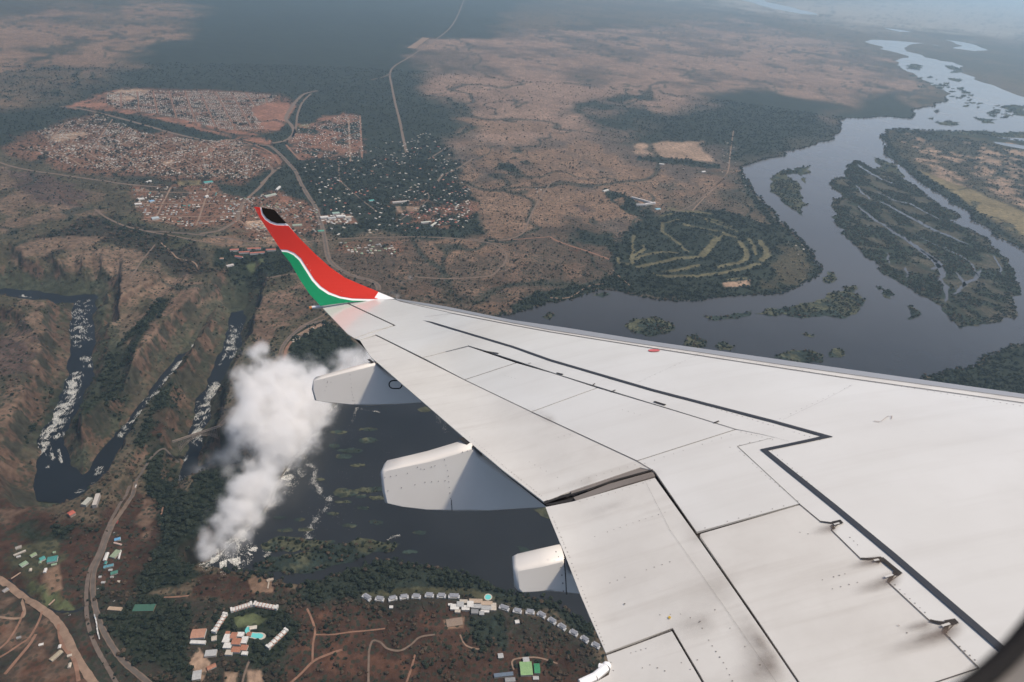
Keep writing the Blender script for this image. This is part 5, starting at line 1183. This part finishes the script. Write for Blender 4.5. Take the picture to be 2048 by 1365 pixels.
building('small footbridge over the lower canal near the bend', (98,1211), (118,1192), 3.0, .6, .2, (.40,.28,.20), BRN, name='footbridge', cat='footbridge', flat=True)
# town landmarks
building('big blue-grey roofed warehouse at the left edge of town', (304,440), (318,438), 30, 8, 2, (.42,.48,.50), WHT)
building('white industrial hall at the far left of the yards', (270,411), (284,410), 22, 7, 2, WHT, WHT)
building('white hall behind the far left industrial hall', (277,402), (288,400), 20, 7, 2, WHT, WHT)
building('sky blue roofed hall in the industrial yards', (299,406), (308,404), 24, 7, 2, (.25,.42,.60), WHT)
building('turquoise roofed school hall above the industrial yards', (408,366), (425,364), 30, 7, 2, (.08,.36,.33), WHT)
building('long white roofed store beside the town road', (293,367), (302,364), 16, 6, 2, WHT, WHT)
building('white domed building in the yards', (410,396), (416,394), 16, 9, 4, WHT, WHT)
building('pale green roofed civic building right of the school hall', (530,396), (552,391), 24, 7, 2, (.38,.44,.36), WHT, n=3)
building('white office row in the trees below the town road', (553,383), (560,376), 14, 7, 2, WHT, WHT)
for i, (u, v, l) in enumerate([(648,438,14),(664,440,16),(682,436,18),(696,438,12),(672,430,14)]):
    building('white flat-roofed %s of the shopping centre by the main road' % ['left block', 'low middle block', 'large right block', 'end block', 'rear block with green skylight'][i], (u-l/2, v), (u+l/2, v-1), 26, 9, 1, [WHT, LGREY, WHT, CRM, (.3,.42,.34)][i], WHT, flat=True)
building('pale green lawn-roofed hall below the winglet tip of the black patch', (585,451), (604,450), 26, 6, 1, (.30,.35,.27), CRM)
building('green roofed market hall by the road junction', (636,464), (648,463), 22, 6, 2, (.08,.32,.22), CRM)
building('white angled hotel roof right of the shopping centre', (842,448), (862,446), 16, 8, 2, (.55,.55,.48), WHT, n=3)
building('white short wing of the angled hotel', (862,455), (872,448), 14, 8, 2, (.55,.55,.48), WHT)
building('white stand along the sports ground', (785,406), (818,403), 16, 7, 2, (.55,.50,.45), WHT, n=3)
building('turquoise roof in the suburb trees', (738,402), (748,401), 20, 6, 2, (.10,.42,.38), WHT)
for i, (a, b, w) in enumerate([((460,502),(478,501),16),((478,506),(500,505),14),((495,500),(522,499),14),((500,509),(530,507),12),((532,502),(552,501),16),((470,511),(485,513),12)]):
    building('red-roofed hotel block on the lawn above the gorge, %s' % ['far left one', 'second from left', 'rear middle one', 'long front one', 'far right one near the winglet', 'low front left one'][i], a, b, w, 8, 4, (.42,.13,.085), WHT, n=2, group='red-roofed hotel blocks')
building('white pavilion in front of the red-roofed hotel', (452,527), (466,524), 16, 6, 2, (.55,.50,.46), WHT)
building('small orange roofed pavilion left of the white pavilion', (440,518), (447,518), 12, 5, 2, (.45,.25,.16), WHT)
for i, (a, b) in enumerate([((1263,397),(1290,404)),((1288,404),(1308,409)),((1272,412),(1292,412)),((1290,411),(1310,408))]):
    building('white curved wing of the hill hotel above the fairways, %s' % ['upper left', 'upper right', 'lower left', 'lower right'][i], a, b, 14, 12, 2, (.58,.54,.52), WHT, n=3, group='white wings of the hill hotel')
building('pale blue roofed clubhouse below the hill hotel', (1311,420), (1320,419), 22, 5, 2, (.25,.48,.58), WHT)
building('white clubhouse in the woods left of the hill hotel', (1206,384), (1216,381), 20, 6, 2, (.55,.54,.5), WHT, n=2)
building('white farm sheds below the field by the river road', (1318,329), (1328,330), 20, 6, 2, WHT, WHT)
building('white roof on the bank left of the river road', (1403,345), (1410,344), 18, 6, 2, WHT, WHT)

# ------------------------------------------------------------------ the steel arch bridge
A_, B_ = gnd(np.array([345.]), np.array([884.]), 8.)[0], gnd(np.array([441.]), np.array([852.]), 8.)[0]
br = empty('arch_bridge', ((A_[0]+B_[0])/2, (A_[1]+B_[1])/2, 8), math.atan2(B_[1]-A_[1], B_[0]-A_[0])); tag(br, 'brown steel arch bridge crossing the gorge below the spray cloud', 'bridge')
Lb = float(np.hypot(*(B_-A_)[:2])); M_STEEL = noisy('weathered_steel', (.19,.155,.125), (.28,.23,.19), 1/4)
box('deck', -Lb/2, Lb/2, -5, 5, -1.2, 0, M_STEEL, br); box('roadway', -Lb/2, Lb/2, -3.6, 3.6, .004, .12, M_TAR, br)
for s in (-1, 1): box('railing', -Lb/2, Lb/2, s*4.9-.15, s*4.9+.15, .005, 1.3, M_STEEL, br)
span = Lb*.80; nb = 22
def arch(x, k): return -4.5-(30 if k else 38)*abs(2*x/span)**2*(1.0)-(k == 0)*4.5
for s in (-1, 1):
    for k in (0, 1):
        V = []; F = []
        for i in range(nb+1):
            x = -span/2+span*i/nb; y = s*4.3; z = arch(x, k)
            for dy, dz in ((-.5,-.6),(.5,-.6),(.5,.6),(-.5,.6)): V.append((x, y+dy, z+dz))
            if i: F += [((i-1)*4+j, (i-1)*4+(j+1) % 4, i*4+(j+1) % 4, i*4+j) for j in range(4)]
        simple('arch_rib', V, F, M_STEEL, br)
    for i in range(nb+1):
        x = -span/2+span*i/nb; box('post', x-.35, x+.35, s*4.3-.35, s*4.3+.35, arch(x, 0), -1.2, M_STEEL, br)
    for i in range(nb):
        x0 = -span/2+span*i/nb; x1 = x0+span/nb; a, b = (x0, arch(x0, 0)), (x1, arch(x1, 1))
        if i % 2: a, b = (x0, arch(x0, 1)), (x1, arch(x1, 0))
        simple('brace', [(a[0], s*4.3-.2, a[1]-.3), (a[0], s*4.3+.2, a[1]-.3), (a[0], s*4.3, a[1]+.3), (b[0], s*4.3-.2, b[1]-.3), (b[0], s*4.3+.2, b[1]-.3), (b[0], s*4.3, b[1]+.3)], [(0,1,4,3),(1,2,5,4),(2,0,3,5)], M_STEEL, br)

# ------------------------------------------------------------------ vehicles and boats
def truck(u, v, du, dv, label, cabc, body, group, name='truck', L=12):
    A, B = G([(u, v), (u+du, v+dv)])[:, :2]; d = B-A; o = empty(name, (A[0], A[1], H(*A)+1.6), math.atan2(d[1], d[0])); tag(o, label, name, group)
    if name == 'truck':
        box('cab', L/2-2.4, L/2, -1.2, 1.2, .6, 3.2, pm(cabc, .4), o); box('trailer', -L/2, L/2-2.8, -1.3, 1.3, 1.0, 4.0, pm(body, .5), o)
    else:
        box('body', -2.2, 2.2, -.9, .9, .3, 1.0, pm(cabc, .4), o); box('cabin', -1.4, .9, -.8, .8, 1.002, 1.6, pm(DKR, .3), o)
    for x in ((-L/2+1.5, L/2-1.5) if name == 'truck' else (-1.4, 1.4)):
        for s in (-1, 1):
            yy = s*(1.15 if name == 'truck' else .85); r = .5 if name == 'truck' else .33
            V = [(x+r*math.cos(t), yy+k*.2*s, r+r*math.sin(t)-(.0)) for k in (0, 1) for t in np.linspace(0, 2*math.pi, 9)[:-1]]
            simple('wheel', V, [(i, (i+1) % 8, 8+(i+1) % 8, 8+i) for i in range(8)]+[tuple(range(8)), tuple(range(8, 16))], pm((.02,.02,.02), .9), o)
    return o
ORD = ['first', 'second', 'third', 'fourth', 'fifth', 'sixth', 'seventh']
for i in range(7):
    t = i/6; truck(191+9*t+.8*math.sin(i), 1237+42*t, 1.6, 7, 'white truck, %s from the top in the queue on the falls road' % ORD[i], WHT if i else (.2,.4,.6), WHT if i % 3 else LGREY, 'white trucks queuing on the falls road')
truck(234,1042,-3,7,'red truck driving down the falls road between the scrub', (.4,.06,.04), (.4,.07,.05), None)
truck(268,960,-3,7,'white lorry at the top of the falls road', WHT, WHT, None)
for i, (u, v) in enumerate([(228,1066),(296,1213),(291,1213),(302,1214),(229,1205),(140,1233),(196,1180)]):
    truck(u, v, 3, -1, ['white car parked left of the blue roof', 'white car in the middle of the sports court lot', 'white car at the left of the sports court lot', 'white car at the right of the sports court lot', 'white car above the tan hut', 'pale car by the dirt road bend', 'white car on the falls road above the truck queue'][i], WHT, WHT, None, 'car')
for i, (u, v) in enumerate([(1485,350),(1487,356),(1491,372),(1500,382),(1519,400),(1549,436),(1560,444)]):
    c = G([(u, v)])[0]; o = empty('moored_boat', (c[0], c[1], .7), 1.2+.2*i); tag(o, 'white boat moored on the town bank, %s going downstream' % ORD[i], 'boat', 'white boats moored at the town bank')
    simple('hull', [(-9,-2.6,0),(6,-2.6,0),(11,0,.3),(6,2.6,0),(-9,2.6,0),(-9,-3,2),(6,-3,2),(12,0,2.4),(6,3,2),(-9,3,2)], [(0,1,6,5),(1,2,7,6),(2,3,8,7),(3,4,9,8),(4,0,5,9),(5,6,7,8,9)], pm(WHT, .4), o)
    box('canopy', -8, 5, -2.8, 2.8, 4.2, 4.6, pm(WHT, .5), o); box('deck_house', -6, 2, -2, 2, 2.01, 4.19, pm((.3,.3,.3)), o)

# ------------------------------------------------------------------ the town: one house at a time, in streets
DIST = [  # outline, plot size along and across the street, angle, share built, roof colours, label, house size
 ([(212,186),(300,182),(410,182),(560,191),(540,205),(500,218),(530,258),(480,262),(440,258),(330,232),(215,212)], 15, 24, .5, .85, [WHT, LGREY, CRM, (.42,.42,.40), (.5,.44,.36), BRN], (8, 7)),
 ([(75,262),(190,228),(230,240),(275,262),(270,285),(180,300),(100,292)], 17, 28, .35, .5, [WHT, LGREY, CRM, (.5,.44,.36)], (10, 8)),
 ([(50,295),(180,290),(280,265),(400,282),(470,280),(555,322),(500,360),(330,352),(140,332)], 16, 25, .9, .52, [WHT, LGREY, CRM, GREY, TERR, (.5,.44,.36), BRN], (10, 8)),
 ([(268,380),(420,368),(470,396),(520,400),(470,440),(380,456),(300,438),(265,412)], 25, 30, .3, .5, [WHT, LGREY, CRM, CRM, TEAL, GREY, (.45,.4,.35), (.36,.28,.22)], (17, 9)),
 ([(470,398),(560,386),(636,420),(640,466),(560,474),(520,468),(460,450)], 23, 28, .8, .5, [LGREY, CRM, TERR, LGREY, PGRN, GREY, (.36,.28,.22)], (14, 9)),
 ([(600,322),(650,322),(740,322),(800,300),(860,275),(900,300),(940,380),(955,460),(820,462),(720,470),(660,470),(640,400)], 32, 40, 1.1, .36, [WHT, CRM, LGREY, TERR, WHT, (.45,.4,.35), REDR], (16, 11)),
 ([(600,252),(690,228),(722,234),(726,315),(660,318),(598,312),(578,288)], 20, 32, 1.25, .42, [WHT, CRM, LGREY, TERR, WHT], (10, 9)),
 ([(640,434),(700,430),(712,446),(650,450)], 22, 26, .5, .6, [WHT, LGREY, CRM], (18, 12)),
 ([(660,488),(720,482),(800,482),(796,508),(740,512),(700,508)], 20, 28, .4, .5, [WHT, LGREY, CRM, PGRN, GREY], (15, 10)),
 ([(790,425),(940,405),(945,440),(880,452)], 20, 30, .9, .5, [REDR, WHT, TERR, CRM], (14, 10)),
 ([(725,300),(860,262),(880,290),(800,330)], 38, 48, 1.0, .25, [WHT, CRM, LGREY], (14, 10)),
 ([(480,470),(560,472),(600,485),(540,492)], 20, 26, .2, .45, [TERR, CRM, WHT], (12, 9)),
 ([(10,1100),(110,1075),(132,1125),(95,1160),(25,1140)], 17, 22, .5, .32, [WHT, LGREY, PGRN, CRM, GREY], (9, 6)),
 ([(200,1095),(246,1090),(240,1180),(200,1180)], 17, 22, .2, .25, [WHT, LGREY, TEAL, CRM], (9, 6)),
 ([(0,1175),(40,1210),(100,1290),(150,1365),(0,1365)], 26, 34, .5, .16, [LGREY, BRN, GREY], (8, 5)),
 ([(80,1290),(150,1300),(160,1350),(110,1365)], 24, 28, .4, .25, [CRM, LGREY, REDR, WHT], (9, 6)),
 ([(575,690),(590,672),(640,650),(640,655),(600,682)], 14, 14, .5, .5, [WHT, LGREY, CRM], (6, 4)),
 ([(1070,375),(1085,376),(1085,388),(1068,386)], 26, 34, .5, .6, [WHT, LGREY], (12, 8)), ([(1340,335),(1440,345),(1470,340),(1475,352),(1430,352)], 40, 50, .5, .3, [WHT, CRM], (12, 9)),
 ([(1450,255),(1480,262),(1475,330),(1440,330)], 60, 60, .5, .2, [CRM, LGREY], (12, 9)), ([(1570,450),(1620,500),(1600,520),(1560,470)], 50, 60, .5, .3, [CRM, WHT], (10, 8))]
NAMES = ['in the far township beyond the railway', 'in the left end of the old township', 'in the old township', 'in the industrial yards', 'in the town centre', 'among the trees of the suburb', 'in the red-earth estate', 'beside the shopping centre', 'in the camp below the railway', 'in the red-roofed estate right of the suburb', 'at the far edge of the suburb', 'by the railway curve', 'in the settlement by the canal', 'beside the falls road', 'in the scrub left of the dirt road', 'by the striped longhouse', 'at the border post road', 'on the hilltop in the bush', 'along the river road', 'by the upstream landing', 'near the golf course bank']
RN = {WHT: 'white-roofed', LGREY: 'light grey-roofed', CRM: 'cream-roofed', GREY: 'dark grey-roofed', TERR: 'terracotta-roofed', TEAL: 'teal-roofed', PGRN: 'pale green-roofed', BRN: 'brown-roofed', REDR: 'red-roofed'}
HS = []
for di, (poly, pa, pb, ang, share, cols, (hl, hw)) in enumerate(DIST):
    P = G(poly)[:, :2]; c, s = math.cos(ang), math.sin(ang); Rm = np.array([[c, -s], [s, c]]); Qp = P @ Rm; mn, mx = Qp.min(0), Qp.max(0)
    for i in range(int((mx[0]-mn[0])/pa)+1):
        for j in range(int((mx[1]-mn[1])/pb)+1):
            if i % 9 == 8 or j % 7 == 6: continue
            p = np.array([mn[0]+i*pa+random.uniform(-.2, .2)*pa, mn[1]+j*pb+random.uniform(-.2, .2)*pb]); w = Rm @ p
            cl = mnoise.noise(Vector((w[0]/170, w[1]/170, di)))
            if random.random() > share*(1+cl*1.6): continue
            HS.append((w[0], w[1], di, ang+(0 if di in (0, 1, 2, 6) else random.choice((0, math.pi/2)))+random.gauss(0, .05), random.choice(cols), hl*random.uniform(.75, 1.3), hw*random.uniform(.8, 1.2)))
for di in (0, 1, 2, 3, 6):      # streets in the gaps between the rows
    poly, pa, pb, ang = DIST[di][:4]; P = G(poly)[:, :2]; c, s = math.cos(ang), math.sin(ang); Rm = np.array([[c, -s], [s, c]]); Qp = P @ Rm; mn, mx = Qp.min(0), Qp.max(0)
    L = [(0, mn[0]+i*pa) for i in range(8, int((mx[0]-mn[0])/pa)+1, 9)]+[(1, mn[1]+j*pb) for j in range(6, int((mx[1]-mn[1])/pb)+1, 7)]
    for ax, val in L:
        t = np.linspace(mn[1-ax], mx[1-ax], 60); pts = np.column_stack([np.full(60, val), t]) if ax == 0 else np.column_stack([t, np.full(60, val)])
        w = pts @ Rm.T; k = np.nonzero(inside(w[:, 0], w[:, 1], P))[0]
        if len(k) < 3: continue
        w = w[k[0]:k[-1]+1]; d = w[-1]-w[0]; d /= np.hypot(*d); nn = np.array([-d[1], d[0]])*(4.5 if di else 6); zz = height(w[:, 0], w[:, 1])+.8; m_ = len(w)
        o = link('street', mesh_np('street', np.vstack([np.column_stack([w+nn, zz]), np.column_stack([w-nn, zz])]), [(i, i+m_, i+m_+1, i+1) for i in range(m_-1)]), M_RDIRT if di in (0, 6) else M_DIRT); o['kind'] = 'structure'
HX = np.array([[h[0], h[1]] for h in HS]); ok = np.ones(len(HS), bool)
for di in range(len(DIST)):
    k = np.array([h[2] == di for h in HS])
    if k.any(): ok[k] = inside(HX[k, 0], HX[k, 1], G(DIST[di][0])[:, :2])
HZ = height(HX[:, 0], HX[:, 1]); ok &= (HZ > -3)
for k in np.nonzero(ok)[0]:
    pass
idx = [i for i in np.nonzero(ok)[0]]
idx.sort(key=lambda i: (HX[i, 0]**2+HX[i, 1]**2+ALT**2)/(HS[i][5]*HS[i][6]))
print('houses', len(idx))
for i in idx[:290]:
    x, y, di, a, col, l, w = HS[i]; l = round(l/3)*3 or 3; w = round(w/3)*3 or 3
    nm = RN.get(col, 'tan-roofed'); o = link('house', house_mesh((.34,.28,.22), tuple(c_*.8 for c_ in col), l, w, 3.5, 1.8, .0), None); o.location = (x, y, HZ[i]-.2); o.rotation_euler = (0, 0, a)
    tag(o, '%s house %s' % (nm, NAMES[di]), 'house', '%s houses %s' % (nm, NAMES[di]))
V = []; F4 = []; F3 = []; CV = []
for i in idx[290:]:
    x, y, di, a, col, l, w = HS[i]; hv, hf = house_verts(l, w, 3.2, 1.6); c, s = math.cos(a), math.sin(a); o = len(V)
    wc = CRM if random.random() < .5 else (.34,.27,.21); k = random.uniform(.4, .95)
    V += [(x+p[0]*c-p[1]*s, y+p[0]*s+p[1]*c, HZ[i]+p[2]) for p in hv]; CV += [wc]*8+[tuple(q_*k for q_ in col)]*6; F4 += [tuple(q_+o for q_ in f) for f in hf]
me = bpy.data.meshes.new('township_houses'); me.from_pydata(V, [], F4); me.update(); colattr(me, np.array(CV)); tag(link('township_houses', me, M_HOUSE), 'thousands of tiny pale houses of the far township', kind='stuff')

# ------------------------------------------------------------------ trees
def tree_mesh(seed, wide, m):
    r = random.Random(seed); bm = bmesh.new(); n = 7
    for k in range(n):
        a = 2*math.pi*k/(n-1); q_ = 0 if k == n-1 else wide*r.uniform(.22, .36); s = r.uniform(.20, .30) if q_ else .32
        g = bmesh.ops.create_icosphere(bm, subdivisions=2 if not q_ else 1, radius=s, matrix=Matrix.Translation((q_*math.cos(a), q_*math.sin(a), r.uniform(.45, .62) if q_ else .66)) @ Matrix.Diagonal((1, 1, .8, 1)))
        for v in g['verts']: v.co += v.normal*r.uniform(-.25, .3)*s if v.normal.length else Vector((0, 0, 0)); v.co += Vector((r.uniform(-1, 1), r.uniform(-1, 1), r.uniform(-1, 1)))*s*.22
    nf = len(bm.faces)
    bmesh.ops.create_cone(bm, segments=5, radius1=.045, radius2=.025, depth=.5, matrix=Matrix.Translation((0, 0, .22)), cap_ends=False)
    for _ in range(3):
        a = r.uniform(0, 6.28); bmesh.ops.create_cone(bm, segments=4, radius1=.022, radius2=.008, depth=.34, matrix=Matrix.Translation((.08*math.cos(a), .08*math.sin(a), .42)) @ Matrix.Rotation(.7, 4, Vector((-math.sin(a), math.cos(a), 0))), cap_ends=False)
    me = bpy.data.meshes.new('tree'); bm.to_mesh(me); bm.free(); me.materials.append(m); me.materials.append(M_BARK)
    for i, p in enumerate(me.polygons): p.material_index = 0 if i < nf else 1
    me.update(); return me
TM = [tree_mesh(1, 1, M_LEAF), tree_mesh(2, 1.25, M_LEAF), tree_mesh(3, .9, M_LEAF), tree_mesh(4, 1.1, M_LEAFB), tree_mesh(5, 1.3, M_LEAFB)]
def scatter(n, r0, r1, per):
    """uniform over the ground between two distances"""
    u = rng.random(n); r = np.sqrt(r0*r0+(r1*r1-r0*r0)*u); a = np.radians(rng.uniform(-43, 42, n)); return r*np.sin(a), r*np.cos(a)
TX = []; 
for (r0, r1, area) in [(760, 2000, 55), (2000, 3400, 110), (3400, 5200, 220), (5200, 9000, 520)]:
    A_t = math.radians(85)/2*(r1*r1-r0*r0); n = int(A_t/area); x, y = scatter(n, r0, r1, 0)
    C, B = cover(x, y); z = height(x, y); wat = inside(x, y, RIVALL)
    p = np.clip((B-.12)*1.15, 0, 1)**1.6; cl = fbm(x, y, 45, 3, 88); p *= .35+1.3*sstep(.38, .62, cl)
    k = (rng.random(n) < p) & ~wat & (z > -92); s = (3.6+7.5*rng.random(n)**2.4)*(1 if area < 100 else (1.15 if area < 200 else (1.2 if area < 500 else 1.45)))
    forest = B > .8; s = np.where(forest, s*1.25, s*.85)
    br_ = (C[:, 0] > C[:, 1]*1.15) & (rng.random(n) < .55)
    TX.append(np.column_stack([x, y, z, s, br_])[k])
for Q in ISLF+[]:      # islands: close canopy
    mn, mx = Q.min(0), Q.max(0); ar = np.prod(mx-mn); d0 = np.hypot(*Q.mean(0)); per = 130 if d0 < 3000 else (240 if d0 < 6000 else 1500)
    n = int(min(22000, ar/per*(1.6 if Q is ISLF[2] else 1))); 
    if n < 2: n = 2
    x = rng.uniform(mn[0], mx[0], n); y = rng.uniform(mn[1], mx[1], n); k = inside(x, y, Q)
    sm = ar < 9000 and d0 < 2600
    k &= (isl_band(x, y) < .555) if Q is ISLF[2] else (fbm(x, y*.8, 110, 3, 8) > (.62 if sm else .38))
    de, _ = segdist(x, y, Q, True); k |= inside(x, y, Q) & (de < (45 if Q is ISLF[2] else 12)) & (not sm)
    if Q is ISLF[2]:
        for cp, cw in CHN: dc, _ = segdist(x, y, G(cp)[:, :2]); k &= dc > cw*.9
    s = rng.uniform(4, 9.5, n)*(1 if d0 < 3000 else (1.15 if d0 < 6000 else 1.8)); s = np.where(sm, s*.4, s)
    TX.append(np.column_stack([x, y, np.full(n, 1.2), s, rng.random(n) < .2])[k])
# river banks: a line of trees on the water's edge
P = RIVF; k = ~np.array([np.min(np.hypot(LIPW[:, 0]-p[0], LIPW[:, 1]-p[1])) < 60 for p in P]); rr = np.hypot(P[:, 0], P[:, 1])
for i in np.nonzero(k)[0]:
    q_ = P[i]; p2 = P[(i+1) % len(P)]; L = np.hypot(*(p2-q_))
    if rr[i] > 12000: continue
    for _ in range(int(min(40, L/(10 if rr[i] < 4000 else 18))+1)):
        t = random.random(); w = q_*(1-t)+p2*t+np.array([random.gauss(0, 7), random.gauss(0, 7)]); TX.append(np.array([[w[0], w[1], 0, random.uniform(7, 12)*(1 if rr[i] < 4000 else 1.5), random.random() < .15]]))
TX = np.vstack(TX)
# keep roads, houses and buildings clear
occ = set()
for o in list(COL.objects):
    if o.type == 'MESH' and o.name.split('.')[0] in ('road', 'railway', 'path', 'dirt_track', 'street', 'clearing', 'canal', 'power_line_cut', 'airstrip'):
        v = np.empty(len(o.data.vertices)*3, np.float32); o.data.vertices.foreach_get('co', v); v = v.reshape(-1, 3); h_ = len(v)//2; Lc, Rc = v[:h_, :2], v[h_:, :2]
        for i in range(h_-1):
            m_ = max(1, int(np.hypot(*(Lc[i+1]-Lc[i]))/5))
            for t in range(m_):
                a = Lc[i]+(Lc[i+1]-Lc[i])*t/m_; b = Rc[i]+(Rc[i+1]-Rc[i])*t/m_; q_ = max(1, int(np.hypot(*(b-a))/5))
                for s in range(q_+1): c = a+(b-a)*s/q_; occ.add((int(c[0]//6), int(c[1]//6)))
    elif o.type == 'EMPTY' and 'category' in o and o is not plane:
        mw = Matrix.Translation(o.location) @ Matrix.Rotation(o.rotation_euler.z, 4, 'Z')
        for ch in o.children:
            if ch.type != 'MESH': continue
            bb = [Vector(c) for c in ch.bound_box]; x0, x1 = min(b.x for b in bb), max(b.x for b in bb); y0, y1 = min(b.y for b in bb), max(b.y for b in bb)
            for a in np.arange(x0-3, x1+4, 4):
                for b in np.arange(y0-3, y1+4, 4): c = mw @ Vector((a, b, 0)); occ.add((int(c.x//6), int(c.y//6)))
for i in idx: occ.add((int(HX[i, 0]//6), int(HX[i, 1]//6)))
km = np.array([(int(a//6), int(b//6)) not in occ for a, b in TX[:, :2]]); TX = TX[km]
print('trees', len(TX))
# the 290 that show largest are trees of their own
pc = (np.column_stack([TX[:, 0], TX[:, 1], TX[:, 2]])-CAMP) @ CAMM; uu = 1024+FOC*pc[:, 0]/-pc[:, 2]; vv = 682.5-FOC*pc[:, 1]/-pc[:, 2]
TEp = [(760,731),(923,872),(1088,1005),(1130,1110),(1212,1308),(1225,1365)]
lim = np.interp(vv, [p[1] for p in TEp], [p[0] for p in TEp]); vis = (uu > 8) & (uu < lim-15) & (vv < 1355) & (vv > 700) & ~inside(uu, vv, [(1020,1150),(1026,1130),(1130,1080),(1170,1195),(1030,1195)]) & ~inside(uu, vv, [(755,940),(950,870),(1100,1020),(900,1035),(760,1010)])
sizep = TX[:, 3]/np.linalg.norm(pc, axis=1)*vis; order = np.argsort(-sizep)[:290]
chosen = np.zeros(len(TX), bool); chosen[order] = True
protos = {}; smed = np.median(TX[order, 3])
MARKS = [(n_, G([p_])[0][:2]) for n_, p_ in [('right of the crescent hotel', (585,1260)), ('around the crescent hotel lobby', (470,1330)), ('left of the crescent hotel', (370,1290)), ('above the crescent hotel', (500,1195)), ('behind the left lodge blocks', (800,1165)), ('below the left lodge blocks', (800,1225)),
 ('beside the main lodge', (965,1240)), ('around the lawn pool of the lodge', (985,1180)), ('below the right lodge blocks', (1080,1270)), ('between right lodge blocks and river', (1130,1225)), ('along the falls road', (190,1150)), ('in the canal settlement', (70,1120)), ('beside the green sports court', (290,1250)),
 ('below the foot of the spray cloud', (400,1160)), ('around the pale green hall', (1050,1340)), ('by the gorge outfall halls', (150,1050)), ('at the river inlet jetty', (560,1180)), ('in the wooded gully left of the spray', (340,1030)), ('in the red scrub at bottom centre', (700,1310)), ('on the long grassy island', (650,1115)), ('left of the dirt road', (40,1280)), ('between dirt road and falls road', (190,1330))]]
for i in order:
    x, y, z, s, b = TX[i]; t = (3+int(rng.integers(2))) if b else int(rng.integers(3)); o = link('tree', TM[t], None); o.location = (x, y, z-.3); o.rotation_euler = (0, 0, random.uniform(0, 6.28)); o.scale = (s, s, s*random.uniform(.8, 1.1)); protos.setdefault(t, o)
    wh = min(MARKS, key=lambda m: (m[1][0]-x)**2+(m[1][1]-y)**2)[0]; big = 'tall' if s > smed else 'low'; cl = 'brown dry-season' if b else 'dark green'
    tag(o, '%s %s tree %s' % (big, cl, wh), 'tree', '%s %s trees %s' % (big, cl, wh))
rest = TX[~chosen]; kind_ = np.where(rest[:, 4] > .5, rng.integers(3, 5, len(rest)), rng.integers(0, 3, len(rest)))
def instancer(name, pts, proto, label):
    me = bpy.data.meshes.new(name); me.vertices.add(len(pts)); me.vertices.foreach_set('co', np.ascontiguousarray(pts[:, :3]-[0, 0, .3], dtype=np.float32).ravel())
    for nm, arr in (('size', pts[:, 3]*rng.uniform(.8, 1.2, len(pts))), ('turn', rng.uniform(0, 6.28, len(pts)))):
        a = me.attributes.new(nm, 'FLOAT', 'POINT'); a.data.foreach_set('value', arr.astype(np.float32))
    me.update(); o = link(name, me, None); g = bpy.data.node_groups.new(name, 'GeometryNodeTree')
    g.interface.new_socket('Geometry', in_out='INPUT', socket_type='NodeSocketGeometry'); g.interface.new_socket('Geometry', in_out='OUTPUT', socket_type='NodeSocketGeometry')
    n = g.nodes.new; l = g.links.new; gi = n('NodeGroupInput'); go = n('NodeGroupOutput'); ip = n('GeometryNodeInstanceOnPoints'); oi = n('GeometryNodeObjectInfo'); oi.inputs['Object'].default_value = proto; oi.transform_space = 'ORIGINAL'
    oi.inputs['As Instance'].default_value = True
    s = n('GeometryNodeInputNamedAttribute'); s.data_type = 'FLOAT'; s.inputs['Name'].default_value = 'size'; t = n('GeometryNodeInputNamedAttribute'); t.data_type = 'FLOAT'; t.inputs['Name'].default_value = 'turn'
    cx = n('ShaderNodeCombineXYZ'); l(t.outputs[0], cx.inputs['Z']); cs = n('ShaderNodeCombineXYZ'); [l(s.outputs[0], cs.inputs[k]) for k in range(3)]
    l(gi.outputs[0], ip.inputs['Points']); l(oi.outputs['Geometry'], ip.inputs['Instance']); l(cx.outputs[0], ip.inputs['Rotation']); l(cs.outputs[0], ip.inputs['Scale']); l(ip.outputs[0], go.inputs[0])
    md = o.modifiers.new('trees', 'NODES'); md.node_group = g; tag(o, label, kind='stuff')
for t in range(5):
    if t not in protos:
        o = link('tree', TM[t], None); x, y, z, s, b = rest[0]; o.location = (x+9, y, z); o.scale = (7, 7, 7); protos[t] = o; tag(o, 'lone small tree beside the near woodland edge', 'tree')
    p = rest[kind_ == t]
    if len(p): instancer('woodland', p, protos[t], 'bushveld and riverside woodland that nobody could count')
